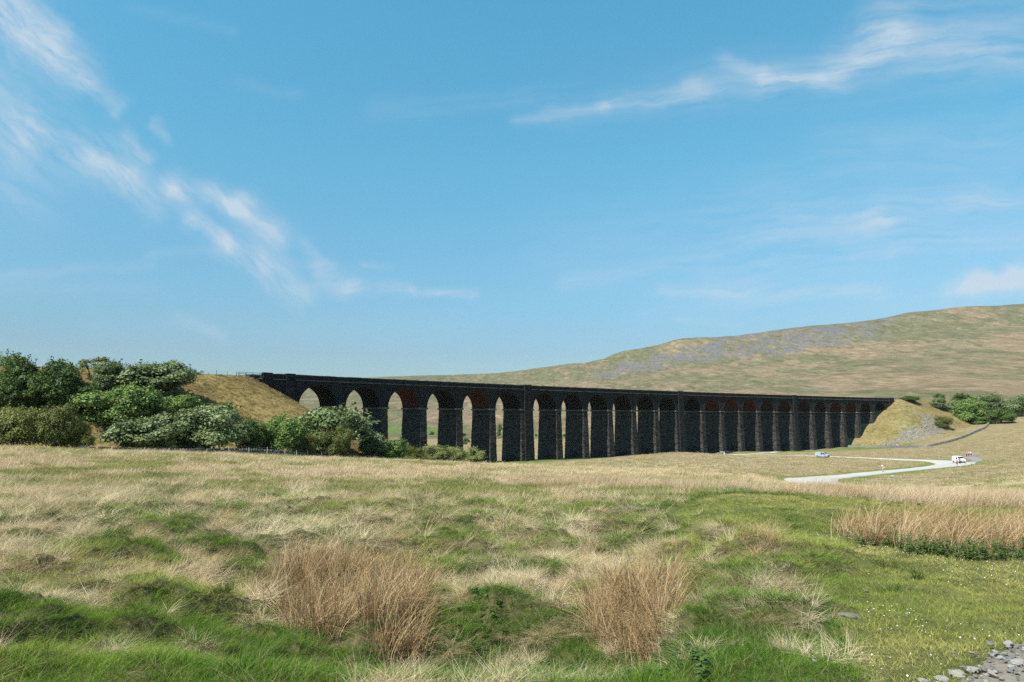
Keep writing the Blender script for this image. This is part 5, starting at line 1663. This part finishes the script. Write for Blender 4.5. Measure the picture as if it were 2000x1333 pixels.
def person(loc, rz, label, shirt, legs, hair, H=1.72, stride=0.18, bag=None, long_legs=True, arm=0.1):
    k = H / 1.75
    root = empty('person', loc, rz); tag(root, label, 'person', 'walkers on the path')
    def P(x, y, z): return (x * k, y * k, z * k)
    n = [(P(0, 0, 0.95), 0.14), (P(0, 0, 1.12), 0.125), (P(0, 0, 1.33), 0.145), (P(0, 0, 1.46), 0.07), (P(0, 0.01, 1.53), 0.055), (P(0, 0.02, 1.60), 0.082), (P(0, 0.015, 1.69), 0.088), (P(0, 0, 1.75), 0.05)]
    e = [(0, 1), (1, 2), (2, 3), (3, 4), (4, 5), (5, 6), (6, 7)]
    n.append((P(0, 0.105, 1.63), 0.016)); e.append((5, 8))          # nose
    for s in (-1, 1):
        n.append((P(s * 0.09, 0.0, 1.64), 0.02)); e.append((5, len(n) - 1))      # ears
        st = stride * s
        b = len(n)
        n += [(P(s * 0.10, 0.01, 0.86), 0.085), (P(s * 0.10, st * 0.55 + 0.03, 0.48), 0.058), (P(s * 0.10, st - 0.03, 0.10), 0.040), (P(s * 0.105, st + 0.02, 0.045), 0.042), (P(s * 0.11, st + 0.16, 0.035), 0.032)]
        e += [(0, b), (b, b + 1), (b + 1, b + 2), (b + 2, b + 3), (b + 3, b + 4)]
        b = len(n); sw = -st * 0.8
        n += [(P(s * 0.19, 0, 1.40), 0.06), (P(s * 0.25, sw * 0.4 - 0.02, 1.12), 0.043), (P(s * (0.25 + arm * .3), sw + 0.05, 0.90), 0.032), (P(s * (0.25 + arm * .35), sw + 0.09, 0.84), 0.036)]
        e += [(2, b), (b, b + 1), (b + 1, b + 2), (b + 2, b + 3)]
        hb = b + 3; hx, hy, hz = s * (0.25 + arm * .35), sw + 0.09, 0.84
        for q, (fy, fl) in enumerate(((0.027, .075), (0.009, .085), (-0.009, .08), (-0.027, .062))):
            c = len(n)
            n += [(P(hx, hy + fy, hz - fl * 0.55), 0.010), (P(hx - s * 0.012, hy + fy + 0.006, hz - fl), 0.008)]; e += [(hb, c), (c, c + 1)]
        c = len(n); n += [(P(hx - s * 0.012, hy + 0.048, hz - 0.02), 0.012), (P(hx - s * 0.02, hy + 0.06, hz - 0.05), 0.009)]; e += [(hb, c), (c, c + 1)]
    skin_obj('body', [(p, tuple(np.array([r, r]) * k)) for p, r in n], e, SKIN, root)
    # shirt with sleeves
    sn = [(P(0, 0, 0.93), 0.165), (P(0, 0, 1.12), 0.150), (P(0, 0, 1.33), 0.170), (P(0, 0, 1.45), 0.085)]
    se = [(0, 1), (1, 2), (2, 3)]
    for s in (-1, 1):
        b = len(sn); sw = -stride * s * 0.8
        sn += [(P(s * 0.19, 0, 1.40), 0.078), (P(s * 0.24, sw * 0.25 - 0.01, 1.17), 0.062)]; se += [(2, b), (b, b + 1)]
    skin_obj('shirt', [(p, tuple(np.array([r, r * .8]) * k)) for p, r in sn], se, shirt, root)
    tn = [(P(0, 0, 0.94), 0.160)]; te = []
    for s in (-1, 1):
        b = len(tn); st = stride * s
        tn += [(P(s * 0.10, 0.01, 0.84), 0.105), (P(s * 0.10, st * 0.55 + 0.03, 0.50), 0.078)]; te += [(0, b), (b, b + 1)]
        if long_legs:
            tn.append((P(s * 0.10, st - 0.03, 0.10), 0.06)); te.append((b + 1, b + 2))
    skin_obj('trousers' if long_legs else 'shorts', [(p, tuple(np.array([r, r]) * k)) for p, r in tn], te, legs, root)
    skin_obj('hair', [(P(0, -0.015, 1.64), 0.085 * k), (P(0, -0.005, 1.71), 0.096 * k), (P(0, 0, 1.765), 0.055 * k)], [(0, 1), (1, 2)], hair, root)
    for s in (-1, 1):
        st = stride * s
        skin_obj('shoe', [(P(s * 0.105, st - 0.02, 0.055), 0.056 * k), (P(s * 0.11, st + 0.10, 0.045), 0.050 * k), (P(s * 0.112, st + 0.19, 0.038), 0.038 * k)], [(0, 1), (1, 2)], M['plastic'], root)
    if bag:
        skin_obj('backpack', [(P(0, -0.22, 1.05), 0.13 * k), (P(0, -0.23, 1.25), 0.14 * k), (P(0, -0.2, 1.40), 0.09 * k)], [(0, 1), (1, 2)], bag, root)
    return root


cl = lambda nm, c: simple(nm, c, 0.85, 0.12, 8.0, 0.1)
white_c, pale_c, red_c, navy_c, dark_c, grey_c, tan_c, pink_c = cl('white_cloth', (.78, .76, .75)), cl('pale_pink_cloth', (.62, .44, .36)), cl('red_cloth', (.52, .12, .13)), cl('navy_cloth', (.02, .03, .05)), cl('dark_cloth', (.02, .02, .022)), cl('grey_cloth', (.30, .33, .36)), cl('tan_cloth', (.45, .32, .22)), cl('pink_cloth', (.70, .45, .42))
hair_d, hair_b = cl('dark_hair', (.025, .02, .016)), cl('brown_hair', (.10, .06, .035))
person(ground_loc(1724.5, 923.6), R(200), 'walker in a white shirt and pale shorts alone on the path', white_c, pale_c, hair_d, 1.74, 0.2, None, False)
person(ground_loc(1869.5, 911.5), R(160), 'person in a red shirt and dark shorts in front of the white van', red_c, dark_c, hair_b, 1.72, 0.12, None, False)
person(ground_loc(1875, 908.0), R(175), 'person in dark clothes standing at the bonnet of the white van', navy_c, dark_c, hair_d, 1.75, 0.05, grey_c)
HK = 'hikers close together on the grey track'
person(ground_loc(1888.5, 893.4, 120, 400), R(170), 'left hiker in a tan top on the grey track behind the van', tan_c, dark_c, hair_b, 1.68, 0.1)
person(ground_loc(1892.5, 893.0, 120, 400), R(165), 'middle hiker in a pink top on the grey track behind the van', pink_c, navy_c, hair_d, 1.75, 0.12)
person(ground_loc(1896.8, 893.2, 120, 400), R(190), 'right hiker in a white top with a dark pack on the grey track', white_c, dark_c, hair_d, 1.76, 0.14, dark_c)

# ------------------------------------------------------------------ air
mb = MB(); mb.box((-7200, -7200, -60), (7200, 7200, CZ + 560))
hz, hnt, hout = new_mat('air')
pv = N(hnt, 'ShaderNodeVolumePrincipled'); pv.inputs['Color'].default_value = (0.80, 0.88, 1.0, 1); pv.inputs['Density'].default_value = 0.00002; pv.inputs['Anisotropy'].default_value = 0.0
hnt.links.new(pv.outputs[0], hout.inputs['Volume'])
tag(mb.build('haze', hz), 'thin pale summer haze over the distant fell', 'haze', kind='stuff')

# ------------------------------------------------------------------ camera, light, sky
cam_d = bpy.data.cameras.new('camera')
cam = bpy.data.objects.new('camera', cam_d); COL.objects.link(cam)
cam.location = (0, 0, CZ)
cam.rotation_euler = (math.pi / 2 + PITCH, 0, 0)
cam_d.sensor_width = 36; cam_d.lens = 36 * F / 2000
cam_d.clip_start = 0.1; cam_d.clip_end = 20000
scene.camera = cam

SUN_AZ = R(44.6)          # the sun stands opposite this heading of the line
SUN_EL = R(52)
sd = Vector((-math.cos(SUN_AZ) * math.cos(SUN_EL), -math.sin(SUN_AZ) * math.cos(SUN_EL), math.sin(SUN_EL)))
ld = bpy.data.lights.new('sun', 'SUN'); ld.energy = 5.0; ld.angle = R(0.5); ld.color = (1.0, 0.955, 0.88)
sun = bpy.data.objects.new('sun', ld); COL.objects.link(sun)
sun.rotation_euler = sd.to_track_quat('Z', 'Y').to_euler()
sun.location = (0, 0, 120)

world = bpy.data.worlds.new('World'); scene.world = world; world.use_nodes = True
nt = world.node_tree
for n in list(nt.nodes): nt.nodes.remove(n)
wo = N(nt, 'ShaderNodeOutputWorld')
sky = N(nt, 'ShaderNodeTexSky', sky_type='NISHITA')
sky.sun_disc = False; sky.sun_elevation = SUN_EL; sky.sun_rotation = math.atan2(sd.x, sd.y)
sky.altitude = 300; sky.air_density = 1.0; sky.dust_density = 0.8; sky.ozone_density = 1.0
SKY_STR = 0.12
gen = N(nt, 'ShaderNodeTexCoord').outputs['Generated']
sx = N(nt, 'ShaderNodeSeparateXYZ'); nt.links.new(gen, sx.inputs[0])
yy = mth(nt, 'MAXIMUM', sx.outputs[1], 0.05)
cu = mth(nt, 'DIVIDE', sx.outputs[0], yy); cv = mth(nt, 'DIVIDE', sx.outputs[2], yy)
cc = N(nt, 'ShaderNodeCombineXYZ'); nt.links.new(cu, cc.inputs[0]); nt.links.new(cv, cc.inputs[1])
P0 = cc.outputs[0]


def sky_uv(px, py):
    d = at(px, py, 1.0)
    return (d.x, d.z - CZ, 0)


wn = N(nt, 'ShaderNodeTexNoise'); nt.links.new(P0, wn.inputs['Vector'])
wn.inputs['Scale'].default_value = 6.0; wn.inputs['Detail'].default_value = 4; wn.inputs['Roughness'].default_value = 0.62
wsub = N(nt, 'ShaderNodeVectorMath', operation='SUBTRACT'); nt.links.new(wn.outputs['Color'], wsub.inputs[0]); wsub.inputs[1].default_value = (0.5, 0.5, 0.5)


def layer(rot, stretch, warp):
    """warped sky coordinates and the stretched noise that combs the cirrus"""
    fl = N(nt, 'ShaderNodeVectorMath', operation='MULTIPLY'); nt.links.new(wsub.outputs[0], fl.inputs[0]); fl.inputs[1].default_value = (warp, warp, 0)
    ad = N(nt, 'ShaderNodeVectorMath', operation='ADD'); nt.links.new(P0, ad.inputs[0]); nt.links.new(fl.outputs[0], ad.inputs[1])
    rv_ = mapping(nt, ad.outputs[0], (1, 1, 1), (0, 0, rot))
    comb = noise(nt, mapping(nt, rv_, stretch), 1.0, 5, 0.62, 0.0, '2D')
    fine = noise(nt, mapping(nt, rv_, tuple(2.9 * c for c in stretch), loc=(4, 2, 0)), 1.0, 3, 0.6, 0.0, '2D')
    cm = mth(nt, 'ADD', mrange(nt, comb, 0.28, 0.70, 0.2, 1.12), mth(nt, 'MULTIPLY', mth(nt, 'SUBTRACT', fine, 0.5), 0.7))
    return ad.outputs[0], mth(nt, 'MAXIMUM', cm, 0.0)


def streaks(lay, items):
    Pw, cm = lay
    tot = None
    for (x0, y0, x1, y1, w, I) in items:
        A = Vector(sky_uv(x0, y0)); B = Vector(sky_uv(x1, y1)); AB = B - A
        pa = N(nt, 'ShaderNodeVectorMath', operation='SUBTRACT'); nt.links.new(Pw, pa.inputs[0]); pa.inputs[1].default_value = A
        dt = N(nt, 'ShaderNodeVectorMath', operation='DOT_PRODUCT'); nt.links.new(pa.outputs[0], dt.inputs[0]); dt.inputs[1].default_value = AB / AB.length_squared
        h = mth(nt, 'ADD', dt.outputs['Value'], 0.0, clamp=True)
        pr = N(nt, 'ShaderNodeVectorMath', operation='SCALE'); pr.inputs[0].default_value = AB; nt.links.new(h, pr.inputs['Scale'])
        ds = N(nt, 'ShaderNodeVectorMath', operation='DISTANCE'); nt.links.new(pa.outputs[0], ds.inputs[0]); nt.links.new(pr.outputs[0], ds.inputs[1])
        q = mth(nt, 'MULTIPLY', ds.outputs['Value'], F / w)
        q = mth(nt, 'MULTIPLY', q, q)
        e = mth(nt, 'MULTIPLY', mth(nt, 'POWER', 2.718, mth(nt, 'MULTIPLY', q, -1.0)), I)
        tot = e if tot is None else mth(nt, 'ADD', tot, e)
    return mth(nt, 'MULTIPLY', tot, cm)


LEFT = [
    (-40, -20, 60, 40, 60, .5), (0, 0, 110, 80, 52, .62), (110, 80, 160, 150, 36, .6), (160, 150, 225, 215, 18, .5), (-30, 150, 60, 250, 40, .4), (60, 270, 200, 310, 52, .42), (200, 310, 250, 345, 42, .55),
    (250, 345, 305, 405, 26, .45), (245, 258, 288, 302, 13, .38), (300, 240, 325, 268, 10, .25), (345, 355, 480, 400, 28, .7), (480, 400, 545, 465, 30, .66), (385, 440, 450, 485, 19, .66), (450, 485, 520, 530, 30, .6),
    (520, 530, 590, 575, 26, .6), (600, 480, 622, 522, 13, .3), (330, 340, 380, 430, 24, .25), (0, 60, 60, 200, 80, .15), (-20, 280, 40, 370, 90, .25), (340, 615, 430, 650, 12, .18)]
WISP = [
    (632, 545, 680, 565, 20, .95), (680, 562, 800, 572, 13, .85), (800, 572, 920, 584, 10, .75), (560, 515, 650, 525, 10, .25), (705, 527, 755, 535, 9, .35), (0, 545, 300, 505, 14, .2), (300, 490, 450, 500, 10, .24),
    (0, 565, 300, 555, 16, .18), (250, 10, 450, 60, 14, .12), (460, 155, 580, 175, 14, .14), (1010, 238, 1180, 200, 14, .4), (1180, 196, 1370, 175, 22, .5), (1370, 180, 1620, 152, 34, .45), (1100, 205, 1500, 150, 60, .16), (1415, 122, 1490, 150, 18, .42),
    (1480, 152, 1600, 148, 14, .5), (1600, 150, 1760, 75, 30, .4), (1640, 115, 1760, 50, 40, .4), (1680, 105, 2050, 92, 40, .45), (1740, 45, 2050, 30, 75, .42), (1500, 150, 1900, 120, 60, .25), (740, 215, 1030, 185, 24, .18), (1800, 100, 2050, 130, 46, .22),
    (1540, 425, 1720, 428, 26, .5), (1720, 430, 1960, 372, 36, .42), (1750, 492, 2050, 452, 24, .48), (1110, 555, 1400, 500, 20, .36), (1290, 576, 1720, 575, 14, .42), (1400, 545, 1700, 470, 44, .3), (1320, 628, 1450, 632, 6, .22),
    (1720, 290, 2050, 255, 16, .2), (1100, 480, 1500, 400, 80, .18), (1500, 480, 2050, 410, 120, .30), (1650, 300, 2050, 275, 80, .2), (1300, 590, 2050, 600, 60, .2), (200, 640, 900, 650, 40, .08)]
PUFF = [(1850, 580, 1900, 558, 18, .7), (1900, 556, 1990, 552, 24, 1.0), (1985, 540, 2060, 520, 26, 1.0)]
layL = layer(R(40), (6, 26, 1), 0.075); layW = layer(R(-6), (4, 34, 1), 0.06); layP = layer(R(0), (14, 22, 1), 0.04)
CLOUD = (3.15, 3.58, 4.0)
SKYC = [(0.0, (.33, .43, .48)), (0.092, (.37, .48, .53)), (0.157, (.42, .63, .65)), (0.25, (.455, .79, .78)), (0.344, (.46, .95, .89)), (0.53, (.45, 1.13, 1.08)), (0.75, (.42, .68, .68)), (1.0, (.35, .48, .51))]
corr = N(nt, 'ShaderNodeVectorMath', operation='SCALE'); corr.inputs['Scale'].default_value = 2.0
nt.links.new(ramp(nt, sx.outputs[2], [(p, tuple(c * .5 for c in col)) for p, col in SKYC]), corr.inputs[0])
tint = mix(nt, 1.0, sky.outputs[0], corr.outputs[0], 'MULTIPLY')


def back(col):
    b = N(nt, 'ShaderNodeBackground'); nt.links.new(col, b.inputs[0]); b.inputs[1].default_value = SKY_STR
    return b.outputs[0]


def inside(x0, y0, x1, y1):
    (ua, va, _), (ub, vb, _) = sky_uv((x0 + x1) / 2, y1), sky_uv((x0 + x1) / 2, y0)
    ua = sky_uv(x0, (y0 + y1) / 2)[0]; ub = sky_uv(x1, (y0 + y1) / 2)[0]
    a = mth(nt, 'MULTIPLY', mth(nt, 'GREATER_THAN', cu, ua), mth(nt, 'LESS_THAN', cu, ub))
    b = mth(nt, 'MULTIPLY', mth(nt, 'GREATER_THAN', cv, va), mth(nt, 'LESS_THAN', cv, vb))
    return mth(nt, 'MULTIPLY', a, b)


chain = back(tint)
XS = [-400, 330, 640, 1090, 1560, 2400]; YS = [-300, 330, 760]
for i in range(len(XS) - 1):
    for j in range(len(YS) - 1):
        bx = (XS[i], YS[j], XS[i + 1], YS[j + 1])

        def near(it, pad):
            x0, y0, x1, y1, w, I = it
            m = 2.4 * w + pad
            return min(x0, x1) - m < bx[2] and max(x0, x1) + m > bx[0] and min(y0, y1) - m < bx[3] and max(y0, y1) + m > bx[1]
        tot = None
        for lay, items, pad in ((layL, LEFT, 60), (layW, WISP, 50), (layP, PUFF, 35)):
            sel = [it for it in items if near(it, pad)]
            if sel:
                v = streaks(lay, sel) if lay is not layW else mth(nt, 'MULTIPLY', streaks(lay, sel), 0.66); tot = v if tot is None else mth(nt, 'ADD', tot, v)
        if tot is None: continue
        cl = mth(nt, 'MULTIPLY', mth(nt, 'MINIMUM', mth(nt, 'MULTIPLY', tot, 1.08), 1.0), 0.76)
        ms = N(nt, 'ShaderNodeMixShader'); nt.links.new(inside(*bx), ms.inputs[0])
        nt.links.new(chain, ms.inputs[1]); nt.links.new(back(mix(nt, cl, tint, CLOUD)), ms.inputs[2])
        chain = ms.outputs[0]
ms = N(nt, 'ShaderNodeMixShader')
nt.links.new(mth(nt, 'MULTIPLY', mth(nt, 'GREATER_THAN', sx.outputs[1], 0.25), mth(nt, 'GREATER_THAN', sx.outputs[2], 0.0)), ms.inputs[0])
nt.links.new(back(tint), ms.inputs[1]); nt.links.new(chain, ms.inputs[2])
nt.links.new(ms.outputs[0], wo.inputs[0])

scene.view_settings.view_transform = 'Standard'; scene.view_settings.look = 'None'
scene.view_settings.exposure = 0.75; scene.view_settings.gamma = 1.0
scene.view_settings.use_curve_mapping = False
scene.cycles.use_denoising = False; scene.render.filter_size = 1.3; scene.cycles.use_adaptive_sampling = False
scene.cycles.max_bounces = 5; scene.cycles.diffuse_bounces = 3; scene.cycles.transmission_bounces = 3; scene.cycles.transparent_max_bounces = 8
